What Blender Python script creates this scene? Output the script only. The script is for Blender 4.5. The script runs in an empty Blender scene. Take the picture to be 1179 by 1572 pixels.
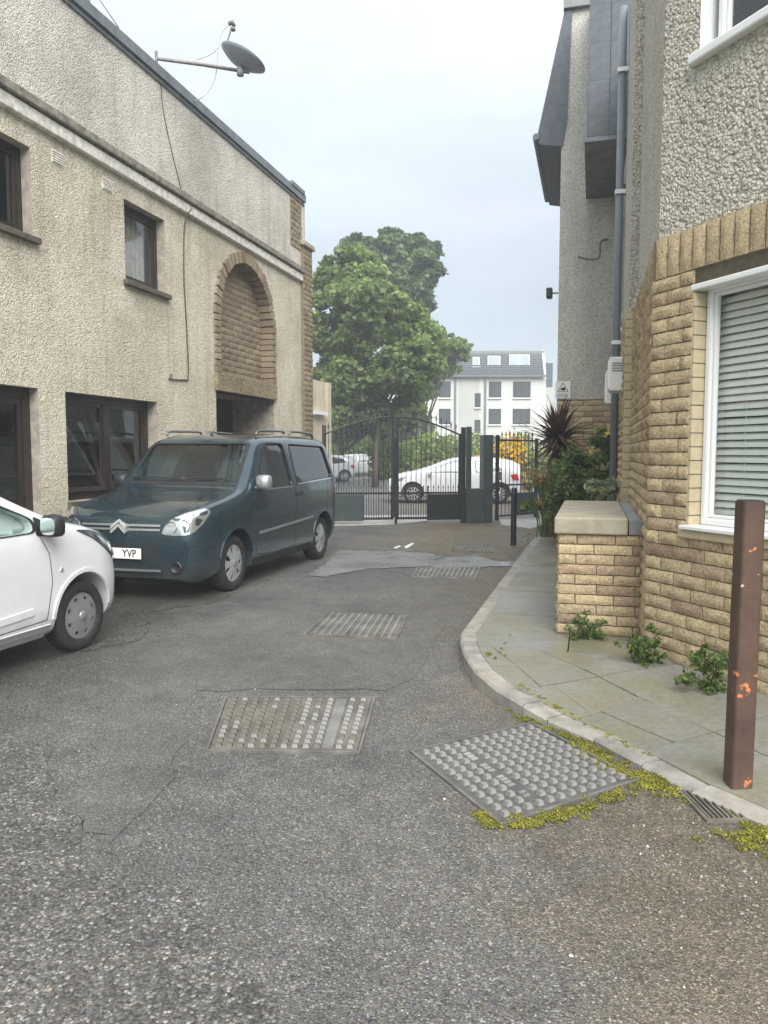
import bpy, bmesh, math, random
import numpy as np
from mathutils import Vector, Matrix
from mathutils.bvhtree import BVHTree
from mathutils.geometry import delaunay_2d_cdt
random.seed(7); rng = np.random.default_rng(7)
R = math.radians
scene = bpy.context.scene
C = scene.collection

# ------------------------------------------------------------------ camera
FPX, CX, CY, EYE = 1181.0, 589.5, 786.0, 1.6
PITCH = math.atan(91.0 / FPX)
cam = bpy.data.cameras.new('camera'); camo = bpy.data.objects.new('camera', cam); C.objects.link(camo)
cam.sensor_fit = 'VERTICAL'; cam.sensor_height = 36.0; cam.lens = FPX / 1572.0 * 36.0
cam.clip_start = 0.05; cam.clip_end = 3000
camo.location = (0, 0, EYE); camo.rotation_euler = (math.pi / 2 - PITCH, 0, 0)
scene.camera = camo
scene.render.resolution_x = 768; scene.render.resolution_y = 1024

# ------------------------------------------------------------------ sky, overcast
SUN_EL, SUN_AZ = R(43), R(166)
world = bpy.data.worlds.new('World'); scene.world = world; world.use_nodes = True
nt = world.node_tree; nt.nodes.clear()
def wn(t, **k):
    n = nt.nodes.new(t)
    for a, b in k.items(): setattr(n, a, b)
    return n
out = wn('ShaderNodeOutputWorld'); bg = wn('ShaderNodeBackground')
sky = wn('ShaderNodeTexSky', sky_type='NISHITA'); sky.sun_disc = False
sky.sun_elevation = SUN_EL; sky.sun_rotation = SUN_AZ; sky.dust_density = 3.0
tc = wn('ShaderNodeTexCoord'); sep = wn('ShaderNodeSeparateXYZ')
nt.links.new(tc.outputs['Generated'], sep.inputs[0])
rmp = wn('ShaderNodeValToRGB')           # overcast dome: darker towards the horizon, bright overhead
e = rmp.color_ramp.elements
e[0].position = 0.0; e[0].color = (4.7, 5.55, 6.05, 1)
e[1].position = 1.0; e[1].color = (10.5, 11.0, 11.4, 1)
m_ = rmp.color_ramp.elements.new(0.16); m_.color = (4.85, 5.7, 6.5, 1)
m_ = rmp.color_ramp.elements.new(0.50); m_.color = (7.4, 7.9, 8.3, 1)
nt.links.new(sep.outputs['Z'], rmp.inputs[0])
cl = wn('ShaderNodeTexNoise'); cl.inputs['Scale'].default_value = 2.2; cl.inputs['Detail'].default_value = 4
mp = wn('ShaderNodeMapping'); mp.inputs['Scale'].default_value = (1, 1, 2.6); mp.inputs['Location'].default_value = (.3, .1, 0)
nt.links.new(tc.outputs['Generated'], mp.inputs[0]); nt.links.new(mp.outputs[0], cl.inputs['Vector'])
mr = wn('ShaderNodeMapRange'); mr.inputs['To Min'].default_value = .84; mr.inputs['To Max'].default_value = 1.16
mr.inputs['From Min'].default_value = .3; mr.inputs['From Max'].default_value = .7
nt.links.new(cl.outputs[0], mr.inputs[0])
vm = wn('ShaderNodeVectorMath', operation='SCALE')
nt.links.new(rmp.outputs[0], vm.inputs[0]); nt.links.new(mr.outputs[0], vm.inputs['Scale'])
mx = wn('ShaderNodeMix', data_type='RGBA'); mx.inputs['Factor'].default_value = .9
nt.links.new(sky.outputs[0], mx.inputs['A']); nt.links.new(vm.outputs[0], mx.inputs['B'])
nt.links.new(mx.outputs['Result'], bg.inputs[0]); bg.inputs[1].default_value = 0.0355
nt.links.new(bg.outputs[0], out.inputs[0])
sl = bpy.data.lights.new('sun', 'SUN'); sl.energy = 1.5; sl.angle = R(50); sl.color = (1.0, .975, .94)
so = bpy.data.objects.new('sun', sl); C.objects.link(so); so.location = (0, -10, 20)
so.rotation_euler = (R(90) - SUN_EL, 0, R(14))
scene.view_settings.view_transform = 'Standard'; scene.view_settings.look = 'None'
scene.view_settings.gamma = 1; scene.view_settings.use_curve_mapping = False
scene.view_settings.exposure = 2.05

# ------------------------------------------------------------------ pixel helpers (a pixel gives a direction; depth from ground or wall)
cp, sp = math.cos(PITCH), math.sin(PITCH)
def ray(x, y):
    a = (x - CX) / FPX; b = (CY - y) / FPX
    return Vector((a, cp + b * sp, -sp + b * cp))
def G(x, y, z=0.0):
    d = ray(x, y); t = (z - EYE) / d.z
    return Vector((d.x * t, d.y * t, z))
def atY(x, y, Y):
    d = ray(x, y); t = Y / d.y
    return Vector((d.x * t, Y, EYE + d.z * t))
class Frame:                    # a vertical wall plane: u runs to the right seen from outside, n points outwards
    def __init__(s, o, u):
        s.o = Vector((o[0], o[1])); s.u = Vector(u).normalized(); s.n = Vector((s.u.y, -s.u.x))
    def p(s, a, z, w=0.0):
        q = s.o + s.u * a + s.n * w; return (q.x, q.y, z)
    def hit(s, x, y, w=0.0):
        d = ray(x, y); o = s.o + s.n * w
        t = o.dot(s.n) / (d.x * s.n.x + d.y * s.n.y)
        P = Vector((d.x * t, d.y * t)); return (P - o).dot(s.u), EYE + d.z * t
    def rot(s): return math.atan2(s.u.y, s.u.x)

# ------------------------------------------------------------------ materials
MATS = {}
def new_mat(name):
    m = bpy.data.materials.new(name); m.use_nodes = True
    n = m.node_tree; n.nodes.clear()
    o = n.nodes.new('ShaderNodeOutputMaterial'); b = n.nodes.new('ShaderNodeBsdfPrincipled')
    n.links.new(b.outputs[0], o.inputs[0]); MATS[name] = m
    return m, n, b, o
def node(n, t, **k):
    x = n.nodes.new(t)
    for a, v in k.items():
        if a.startswith('i_'): x.inputs[a[2:].replace('_', ' ')].default_value = v
        else: setattr(x, a, v)
    return x
def coords(n, scale=(1, 1, 1)):
    t = n.nodes.new('ShaderNodeTexCoord'); m = n.nodes.new('ShaderNodeMapping'); m.inputs['Scale'].default_value = scale
    n.links.new(t.outputs['Object'], m.inputs[0]); return m.outputs[0]
def noise(n, vec, scale, detail=4, rough=.6):
    x = node(n, 'ShaderNodeTexNoise', i_Scale=scale, i_Detail=detail, i_Roughness=rough); n.links.new(vec, x.inputs['Vector']); return x.outputs[0]
def ramp(n, fac, stops):
    r = n.nodes.new('ShaderNodeValToRGB'); el = r.color_ramp.elements
    while len(el) < len(stops): el.new(.5)
    for q, (p, c) in zip(el, stops): q.position = p; q.color = c if len(c) == 4 else (*c, 1)
    n.links.new(fac, r.inputs[0]); return r.outputs[0]
def mixc(n, fac, a, b, mode='MIX'):
    x = node(n, 'ShaderNodeMix', data_type='RGBA', blend_type=mode)
    for s, v in (('Factor', fac), ('A', a), ('B', b)):
        i = [k for k in x.inputs if k.name == s and (k.type == 'RGBA' or s == 'Factor' and k.type == 'VALUE')][0]
        if isinstance(v, (int, float)): i.default_value = v
        elif isinstance(v, tuple): i.default_value = v if len(v) == 4 else (*v, 1)
        else: n.links.new(v, i)
    return [k for k in x.outputs if k.type == 'RGBA'][0]
def bump(n, b, h, strength, dist):
    x = node(n, 'ShaderNodeBump', i_Strength=strength, i_Distance=dist); n.links.new(h, x.inputs['Height']); n.links.new(x.outputs[0], b.inputs['Normal']); return x
def simple(name, col, rough=.6, var=.2, scale=6, metal=0.0, coat=0.0, bmp=0.0, bscale=60, spec=.5, isl=0.0, objr=0.0):
    m, n, b, o = new_mat(name)
    v = coords(n)
    f = noise(n, v, scale, 5)
    lo = tuple(c * (1 - var) for c in col); hi = tuple(min(1, c * (1 + var)) for c in col)
    c = ramp(n, f, [(.3, lo), (.7, hi)])
    if objr:
        oi = n.nodes.new('ShaderNodeObjectInfo')
        k = ramp(n, oi.outputs['Random'], [(0, (1 - objr,) * 3), (.5, (1, 1, 1)), (1, (1 + objr * .6, 1 + objr * .3, 1 - objr * .2))])
        c = mixc(n, 1.0, c, k, 'MULTIPLY')
    if isl:
        gi = n.nodes.new('ShaderNodeNewGeometry')
        k = ramp(n, gi.outputs['Random Per Island'], [(0, (1 - isl,) * 3), (1, (1 + isl, 1 + isl * .9, 1))])
        c = mixc(n, 1.0, c, k, 'MULTIPLY')
    n.links.new(c, b.inputs['Base Color'])
    b.inputs['Roughness'].default_value = rough; b.inputs['Metallic'].default_value = metal
    b.inputs['Specular IOR Level'].default_value = spec
    if coat: b.inputs['Coat Weight'].default_value = coat; b.inputs['Coat Roughness'].default_value = .04
    if bmp: bump(n, b, noise(n, v, bscale, 4), bmp, .01)
    return m
def pebble(name, light, dark, scale, dist, stain=(.45, .42, .36), stainamt=.5, seam=None):
    m, n, b, o = new_mat(name); v = coords(n)
    wob = node(n, 'ShaderNodeTexNoise', i_Scale=scale * .8, i_Detail=2.0); n.links.new(v, wob.inputs['Vector'])
    vv = node(n, 'ShaderNodeVectorMath', operation='MULTIPLY_ADD'); n.links.new(wob.outputs['Color'], vv.inputs[0]); vv.inputs[1].default_value = (.03,) * 3; n.links.new(v, vv.inputs[2])
    vo = node(n, 'ShaderNodeTexVoronoi', i_Scale=scale); n.links.new(vv.outputs[0], vo.inputs['Vector'])
    cr = ramp(n, vo.outputs['Color'], [(.1, dark), (.45, light), (.9, tuple(min(1, c * 1.12) for c in light))])
    edge = ramp(n, vo.outputs['Distance'], [(.3, (1, 1, 1)), (.8, (.66, .63, .57))])
    c = mixc(n, 1.0, cr, edge, 'MULTIPLY')
    big = noise(n, v, .8, 6, .65)
    c = mixc(n, ramp(n, big, [(.42, (0, 0, 0)), (.72, (stainamt,) * 3)]), c, mixc(n, 1.0, c, stain, 'MULTIPLY'))
    v2 = coords(n, (3.5, 3.5, .35)); st = noise(n, v2, 1.6, 6, .7)
    c = mixc(n, ramp(n, st, [(.50, (0, 0, 0)), (.72, (stainamt * .9,) * 3)]), c, mixc(n, 1.0, c, (.62, .57, .48), 'MULTIPLY'))
    n.links.new(c, b.inputs['Base Color']); b.inputs['Roughness'].default_value = .9; b.inputs['Specular IOR Level'].default_value = .25
    inv = node(n, 'ShaderNodeMath', operation='SUBTRACT'); inv.inputs[0].default_value = 1; n.links.new(vo.outputs['Distance'], inv.inputs[1])
    ad = node(n, 'ShaderNodeMath', operation='MULTIPLY_ADD'); n.links.new(noise(n, v, scale * .35, 3), ad.inputs[0]); ad.inputs[1].default_value = 1.2; n.links.new(inv.outputs[0], ad.inputs[2])
    bump(n, b, ad.outputs[0], 1.0, dist)
    return m
pebble('dash_left', (.81, .76, .635), (.62, .555, .44), 58, .014, stainamt=.62)
pebble('dash_upper', (.78, .755, .70), (.62, .59, .535), 58, .013, stainamt=.6)
pebble('dash_pale', (.68, .67, .63), (.55, .54, .50), 50, .010, stainamt=.4)
pebble('dash_right', (.70, .67, .60), (.45, .425, .37), 42, .024, stainamt=.3)
pebble('dash_lintel', (.42, .35, .24), (.22, .18, .12), 38, .02, stainamt=.6)
def stone_mat(name, a, b_, c_):
    m, n, b, o = new_mat(name); v = coords(n)
    oi = n.nodes.new('ShaderNodeObjectInfo'); gi = n.nodes.new('ShaderNodeNewGeometry')
    sm = node(n, 'ShaderNodeMath', operation='ADD'); n.links.new(oi.outputs['Random'], sm.inputs[0]); n.links.new(gi.outputs['Random Per Island'], sm.inputs[1])
    fr = node(n, 'ShaderNodeMath', operation='FRACT'); n.links.new(sm.outputs[0], fr.inputs[0])
    c = ramp(n, fr.outputs[0], [(0, a), (.3, b_), (.5, tuple(min(1, x * 1.14) for x in a)), (.72, b_), (.8, c_), (.9, a), (1, tuple(x * .82 for x in c_))])
    of = node(n, 'ShaderNodeVectorMath', operation='SCALE'); of.inputs[0].default_value = (37, 19, 53); n.links.new(oi.outputs['Random'], of.inputs['Scale'])
    av = node(n, 'ShaderNodeVectorMath', operation='ADD'); n.links.new(gi.outputs['Position'], av.inputs[0]); n.links.new(of.outputs[0], av.inputs[1])
    nz = noise(n, av.outputs[0], 46, 5, .72)
    c = mixc(n, 1.0, c, ramp(n, nz, [(.3, (.42, .36, .29)), (.43, (.86, .84, .80)), (.56, (1, 1, 1)), (.72, (1.3, 1.28, 1.2))]), 'MULTIPLY')
    n.links.new(c, b.inputs['Base Color']); b.inputs['Roughness'].default_value = .92; b.inputs['Specular IOR Level'].default_value = .2
    bump(n, b, noise(n, av.outputs[0], 55, 4, .7), 1.0, .028)
    return m
stone_mat('stone', (.68, .55, .34), (.60, .48, .31), (.50, .35, .26))
stone_mat('stone_dull', (.37, .305, .215), (.29, .235, .165), (.30, .215, .16))
simple('mortar', (.20, .165, .11), .95, .25, 20)
simple('sawn_stone', (.50, .42, .27), .9, .12, 14, bmp=.3)
simple('cap_stone', (.36, .325, .245), .85, .22, 5, bmp=.4, bscale=30)
simple('white_pvc', (.78, .79, .78), .3, .03, 5)
simple('blind_white', (.86, .86, .83), .55, .04, 6)
simple('brown_frame', (.030, .022, .020), .35, .3, 9)
simple('sill_dark', (.10, .085, .065), .7, .4, 12, bmp=.4)
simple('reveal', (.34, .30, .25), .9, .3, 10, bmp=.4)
simple('cornice_paint', (.66, .63, .57), .7, .32, 11, bmp=.5, bscale=25)
simple('cornice_dirt', (.22, .20, .165), .9, .5, 9, bmp=.6, bscale=30)
simple('flashing', (.15, .17, .185), .55, .25, 5)
simple('slate', (.085, .10, .115), .6, .25, 9)
simple('slate_light', (.24, .25, .25), .8, .2, 5)
simple('curtain', (.42, .38, .34), .9, .25, 16)
simple('interior', (.05, .048, .045), .9, .2, 3)
simple('black_rubber', (.018, .018, .019), .75, .25, 20)
simple('tyre', (.022, .023, .024), .8, .3, 18, bmp=.3)
simple('black_plastic', (.022, .023, .025), .45, .2, 12)
simple('gate_black', (.020, .024, .026), .38, .25, 8)
simple('gate_green', (.045, .062, .064), .42, .2, 5)
simple('alloy', (.62, .63, .64), .32, .1, 10, metal=.6)
simple('rail_dark', (.16, .165, .17), .35, .1, 10, metal=.6)
simple('hub_silver', (.46, .47, .49), .35, .1, 10, metal=.7)
simple('chrome', (.75, .76, .77), .12, .03, 8, metal=1)
simple('seat_cloth', (.07, .072, .08), .9, .3, 20)
simple('plate_white', (.82, .82, .78), .35, .03, 8)
simple('plate_ink', (.01, .01, .01), .5, .1, 8)
simple('red_lens', (.55, .02, .03), .15, .1, 8, coat=.6)
simple('amber', (.7, .35, .05), .3, .1, 8)
simple('iron', (.185, .178, .166), .5, .45, 4, metal=.35, bmp=.4)
simple('iron_dark', (.125, .122, .117), .5, .3, 7, metal=.3, bmp=.4)
simple('iron_worn', (.34, .332, .318), .45, .5, 3.5, metal=.4, bmp=.2)
simple('iron_rusty', (.145, .133, .112), .7, .5, 4, metal=.15, bmp=.5)
simple('iron_bright', (.27, .267, .252), .4, .4, 4, metal=.45, bmp=.2)
simple('kerb', (.30, .288, .262), .85, .28, 7, bmp=.6, bscale=70, objr=.12)
simple('joint_earth', (.11, .105, .075), .95, .4, 8)
simple('concrete_pale', (.40, .39, .37), .85, .2, 3, bmp=.3)
simple('terracotta', (.46, .17, .075), .8, .15, 10)
simple('soil', (.05, .035, .022), .95, .3, 20)
simple('yellow_paint', (.80, .58, .03), .7, .15, 20)
simple('white_paint', (.72, .72, .68), .7, .2, 20)
simple('pipe_grey', (.17, .20, .225), .5, .12, 5)
simple('dish_grey', (.235, .265, .30), .5, .1, 6)
simple('steel_dull', (.19, .18, .17), .6, .3, 20, metal=.4)
simple('cable', (.10, .085, .07), .8, .2, 12)
simple('cable_pale', (.52, .51, .48), .6, .1, 12)
simple('bark', (.085, .07, .052), .95, .4, 8, bmp=.8, bscale=14)
simple('far_render', (.60, .60, .57), .9, .08, .6)
simple('far_render_dull', (.47, .465, .44), .9, .08, .6)
simple('cream_wall', (.55, .49, .37), .9, .15, 3)
simple('orange_box', (.65, .28, .05), .6, .1, 8)
simple('blue_box', (.04, .16, .28), .6, .1, 8)
simple('flower_yellow', (.80, .66, .22), .6, .1, 8)
simple('flower_white', (.80, .78, .70), .6, .1, 8)
simple('twig', (.36, .27, .17), .9, .3, 8)
simple('dirt', (.13, .11, .07), .95, .4, 14)
def carpaint(name, col, metal, rough, flake=0.0):
    m, n, b, o = new_mat(name); v = coords(n)
    d = noise(n, v, 3.5, 5); c = ramp(n, d, [(.35, tuple(x * .92 for x in col)), (.7, col)])
    zc = n.nodes.new('ShaderNodeSeparateXYZ'); n.links.new(v, zc.inputs[0])
    spl = node(n, 'ShaderNodeMath', operation='MULTIPLY_ADD'); n.links.new(noise(n, v, 9, 6, .7), spl.inputs[0]); spl.inputs[1].default_value = .35; n.links.new(zc.outputs['Z'], spl.inputs[2])
    dirt = ramp(n, spl.outputs[0], [(.40, (.32,) * 3), (.62, (0, 0, 0))])     # road film thrown up along the sills
    c = mixc(n, dirt, c, (.16, .145, .12))
    n.links.new(c, b.inputs['Base Color']); b.inputs['Metallic'].default_value = metal; b.inputs['Roughness'].default_value = rough
    b.inputs['Coat Weight'].default_value = .9; b.inputs['Coat Roughness'].default_value = .06
carpaint('paint_van', (.036, .068, .088), .5, .24)
carpaint('paint_white', (.78, .79, .81), 0, .4)
carpaint('paint_silver', (.56, .58, .60), .35, .35)
carpaint('paint_blue', (.40, .47, .58), .3, .35)
def glass(name, tint, refl=1.0, rough=.02):
    m = bpy.data.materials.new(name); m.use_nodes = True; n = m.node_tree; n.nodes.clear(); MATS[name] = m
    o = n.nodes.new('ShaderNodeOutputMaterial'); mxs = n.nodes.new('ShaderNodeMixShader'); t = n.nodes.new('ShaderNodeBsdfTransparent'); g = n.nodes.new('ShaderNodeBsdfGlossy')
    lw = node(n, 'ShaderNodeLayerWeight', i_Blend=.5); fr = node(n, 'ShaderNodeMath', operation='POWER'); fr.inputs[1].default_value = 4.2; n.links.new(lw.outputs['Facing'], fr.inputs[0]); t.inputs[0].default_value = (*tint, 1); g.inputs['Roughness'].default_value = rough
    g.inputs[0].default_value = (refl, refl, refl, 1)
    mu = node(n, 'ShaderNodeMath', operation='MULTIPLY_ADD', use_clamp=True); mu.inputs[1].default_value = .95; mu.inputs[2].default_value = .09
    v = coords(n); bp = node(n, 'ShaderNodeBump', i_Strength=.12, i_Distance=.01); n.links.new(noise(n, v, 1.3, 2), bp.inputs['Height']); n.links.new(bp.outputs[0], g.inputs['Normal'])
    n.links.new(fr.outputs[0], mu.inputs[0]); n.links.new(mu.outputs[0], mxs.inputs[0]); n.links.new(t.outputs[0], mxs.inputs[1]); n.links.new(g.outputs[0], mxs.inputs[2]); n.links.new(mxs.outputs[0], o.inputs[0])
glass('glass', (.82, .86, .84)); glass('glass_car', (.74, .84, .80)); glass('glass_tint', (.13, .14, .15)); glass('lamp_glass', (.93, .95, .95), rough=.04)
simple('glass_far', (.055, .062, .068), .08, .3, .8, spec=.8)
simple('glass_far_sky', (.45, .50, .54), .1, .1, .8, spec=.8)
simple('glass_far_teal', (.30, .38, .37), .06, .1, 2, spec=.8)
simple('lamp_reflector', (.82, .83, .84), .18, .05, 30, metal=.9)
def leafmat(name, col, var=.3, trans=.35, patch=.5, pscale=.9):
    m, n, b, o = new_mat(name); v = coords(n)
    gi = n.nodes.new('ShaderNodeNewGeometry')
    k = ramp(n, gi.outputs['Random Per Island'], [(0, tuple(c * (1 - var) for c in col)), (.6, col), (1, (min(1, col[0] * 1.6), min(1, col[1] * 1.35), col[2] * 1.1))])
    c = mixc(n, 1.0, k, ramp(n, noise(n, v, pscale, 3), [(.35, (1 - patch * .5,) * 3), (.65, (1 + patch * .6, 1 + patch * .5, 1))]), 'MULTIPLY')
    n.links.new(c, b.inputs['Base Color']); b.inputs['Roughness'].default_value = .55; b.inputs['Specular IOR Level'].default_value = .35
    t = n.nodes.new('ShaderNodeBsdfTranslucent'); n.links.new(c, t.inputs[0]); ms = n.nodes.new('ShaderNodeMixShader'); ms.inputs[0].default_value = trans
    n.links.new(b.outputs[0], ms.inputs[1]); n.links.new(t.outputs[0], ms.inputs[2]); n.links.new(ms.outputs[0], o.inputs[0])
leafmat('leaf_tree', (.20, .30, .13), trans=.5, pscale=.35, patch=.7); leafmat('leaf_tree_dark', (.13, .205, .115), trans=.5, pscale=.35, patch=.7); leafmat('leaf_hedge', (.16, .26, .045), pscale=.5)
leafmat('leaf_bush', (.20, .30, .085), pscale=4); leafmat('leaf_dark', (.125, .20, .08), pscale=3); leafmat('leaf_weed', (.115, .185, .06), pscale=8)
leafmat('leaf_varieg', (.36, .44, .32), pscale=9); leafmat('leaf_purple', (.115, .068, .062), .35, .15, pscale=3); leafmat('leaf_gold', (.62, .44, .03), pscale=2)
leafmat('moss', (.23, .24, .045), .4, .2, pscale=9); leafmat('leaf_straw', (.40, .31, .17), .3, .2, pscale=3)

def asphalt(name, lo, mid, hi, sc, wet=True):
    m, n, b, o = new_mat(name); v = coords(n)
    wob = node(n, 'ShaderNodeTexNoise', i_Scale=sc * .6, i_Detail=2.0); n.links.new(v, wob.inputs['Vector'])
    vv = node(n, 'ShaderNodeVectorMath', operation='MULTIPLY_ADD'); n.links.new(wob.outputs['Color'], vv.inputs[0]); vv.inputs[1].default_value = (1.1 / sc,) * 3; n.links.new(v, vv.inputs[2])
    vo = node(n, 'ShaderNodeTexVoronoi', i_Scale=sc, i_Randomness=1.0); n.links.new(vv.outputs[0], vo.inputs['Vector'])
    v2 = node(n, 'ShaderNodeTexVoronoi', i_Scale=sc * 2.7); n.links.new(vv.outputs[0], v2.inputs['Vector'])
    sx = n.nodes.new('ShaderNodeSeparateColor'); n.links.new(vo.outputs['Color'], sx.inputs[0])
    c = ramp(n, sx.outputs[0], [(.05, lo), (.35, mid), (.7, tuple(x * 1.1 for x in mid)), (.9, hi), (.97, tuple(x * 1.55 for x in hi))])
    tint = ramp(n, sx.outputs[1], [(.0, (1.12, 1.0, .88)), (.5, (1, 1, 1)), (1, (.92, .98, 1.06))]); c = mixc(n, 1.0, c, tint, 'MULTIPLY')
    sx2 = n.nodes.new('ShaderNodeSeparateColor'); n.links.new(v2.outputs['Color'], sx2.inputs[0])
    c = mixc(n, 1.0, c, ramp(n, sx2.outputs[0], [(.0, (.7,) * 3), (.6, (1, 1, 1)), (1, (1.3,) * 3)]), 'MULTIPLY')
    ed = ramp(n, vo.outputs['Distance'], [(.35, (1, 1, 1)), (.85, (.5, .5, .5))]); c = mixc(n, 1.0, c, ed, 'MULTIPLY')
    big = noise(n, v, .55, 6, .62); c = mixc(n, 1.0, c, ramp(n, big, [(.32, (.72, .73, .74)), (.5, (1, 1, 1)), (.68, (1.22, 1.19, 1.14))]), 'MULTIPLY')
    fin = noise(n, v, 5, 7, .75); c = mixc(n, 1.0, c, ramp(n, fin, [(.3, (.74,) * 3), (.7, (1.18,) * 3)]), 'MULTIPLY')
    # silt washed against the kerb, damp ground along the parked cars
    sp3 = n.nodes.new('ShaderNodeSeparateXYZ'); n.links.new(v, sp3.inputs[0])
    def band(sock, a0, a1, amp):
        q = node(n, 'ShaderNodeMath', operation='MULTIPLY_ADD'); n.links.new(noise(n, v, 1.7, 6, .65), q.inputs[0]); q.inputs[1].default_value = amp; n.links.new(sock, q.inputs[2])
        r_ = node(n, 'ShaderNodeMapRange', interpolation_type='SMOOTHSTEP'); r_.inputs['From Min'].default_value = a0; r_.inputs['From Max'].default_value = a1; n.links.new(q.outputs[0], r_.inputs[0]); return r_.outputs[0]
    silt = band(sp3.outputs['X'], 1.15, 2.3, 2.2)
    hf = node(n, 'ShaderNodeMath', operation='MULTIPLY'); n.links.new(silt, hf.inputs[0]); hf.inputs[1].default_value = .62
    c = mixc(n, hf.outputs[0], c, mixc(n, 1.0, c, (1.25, 1.02, .72), 'MULTIPLY'))
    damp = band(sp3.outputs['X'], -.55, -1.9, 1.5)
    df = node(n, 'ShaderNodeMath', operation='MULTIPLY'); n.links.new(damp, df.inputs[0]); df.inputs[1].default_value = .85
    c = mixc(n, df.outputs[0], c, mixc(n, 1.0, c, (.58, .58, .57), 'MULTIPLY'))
    n.links.new(c, b.inputs['Base Color'])
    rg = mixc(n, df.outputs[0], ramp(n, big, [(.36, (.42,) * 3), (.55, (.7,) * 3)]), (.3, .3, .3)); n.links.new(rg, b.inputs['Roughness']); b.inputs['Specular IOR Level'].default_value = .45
    inv = node(n, 'ShaderNodeMath', operation='SUBTRACT'); inv.inputs[0].default_value = 1; n.links.new(vo.outputs['Distance'], inv.inputs[1])
    ad = node(n, 'ShaderNodeMath', operation='MULTIPLY_ADD'); n.links.new(sx.outputs[2], ad.inputs[0]); ad.inputs[1].default_value = .8; n.links.new(inv.outputs[0], ad.inputs[2])
    bump(n, b, ad.outputs[0], .8, .005)
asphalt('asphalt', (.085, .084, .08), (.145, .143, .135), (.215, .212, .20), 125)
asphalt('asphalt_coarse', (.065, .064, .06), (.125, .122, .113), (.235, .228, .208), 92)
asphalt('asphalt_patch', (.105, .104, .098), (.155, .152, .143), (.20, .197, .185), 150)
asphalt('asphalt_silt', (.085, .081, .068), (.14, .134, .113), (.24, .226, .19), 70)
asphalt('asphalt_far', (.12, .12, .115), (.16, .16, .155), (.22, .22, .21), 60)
simple('earth', (.075, .11, .04), .95, .3, .3)
def flag_mat():
    m, n, b, o = new_mat('flag'); v = coords(n)
    oi = n.nodes.new('ShaderNodeObjectInfo')
    c = ramp(n, oi.outputs['Random'], [(0, (.20, .195, .17)), (.5, (.24, .237, .215)), (1, (.215, .203, .165))])
    nz = noise(n, v, 2.2, 6, .65); c = mixc(n, ramp(n, nz, [(.40, (0, 0, 0)), (.66, (.7,) * 3)]), c, (.20, .185, .10))
    c = mixc(n, 1.0, c, ramp(n, noise(n, v, 30, 5, .7), [(.3, (.78,) * 3), (.7, (1.15,) * 3)]), 'MULTIPLY')
    n.links.new(c, b.inputs['Base Color']); n.links.new(ramp(n, noise(n, v, 1.3, 3), [(.4, (.3,) * 3), (.6, (.62,) * 3)]), b.inputs['Roughness'])
    bump(n, b, noise(n, v, 45, 5), .4, .006)
flag_mat()
def rust_mat():
    m, n, b, o = new_mat('rusty_post'); v = coords(n)
    a = noise(n, v, 5, 6, .7)
    c = ramp(n, a, [(.3, (.055, .032, .024)), (.6, (.105, .06, .04)), (.8, (.14, .075, .045))])
    c = mixc(n, ramp(n, noise(n, v, 11, 3, .5), [(.635, (0, 0, 0)), (.66, (1, 1, 1))]), c, (.55, .19, .07))
    c = mixc(n, ramp(n, noise(n, v, 17, 3, .5), [(.70, (0, 0, 0)), (.72, (1, 1, 1))]), c, (.60, .45, .36))
    n.links.new(c, b.inputs['Base Color']); b.inputs['Roughness'].default_value = .6; bump(n, b, noise(n, v, 30, 4), .4, .006)
rust_mat()
def water_mat():
    m, n, b, o = new_mat('wet_film'); v = coords(n)
    b.inputs['Base Color'].default_value = (.22, .22, .215, 1); n.links.new(ramp(n, noise(n, v, 1.8, 4), [(.35, (.16,) * 3), (.65, (.4,) * 3)]), b.inputs['Roughness'])
    b.inputs['IOR'].default_value = 1.33; b.inputs['Specular IOR Level'].default_value = .7
    bump(n, b, noise(n, v, 40, 3), .12, .004)
water_mat()

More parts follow.
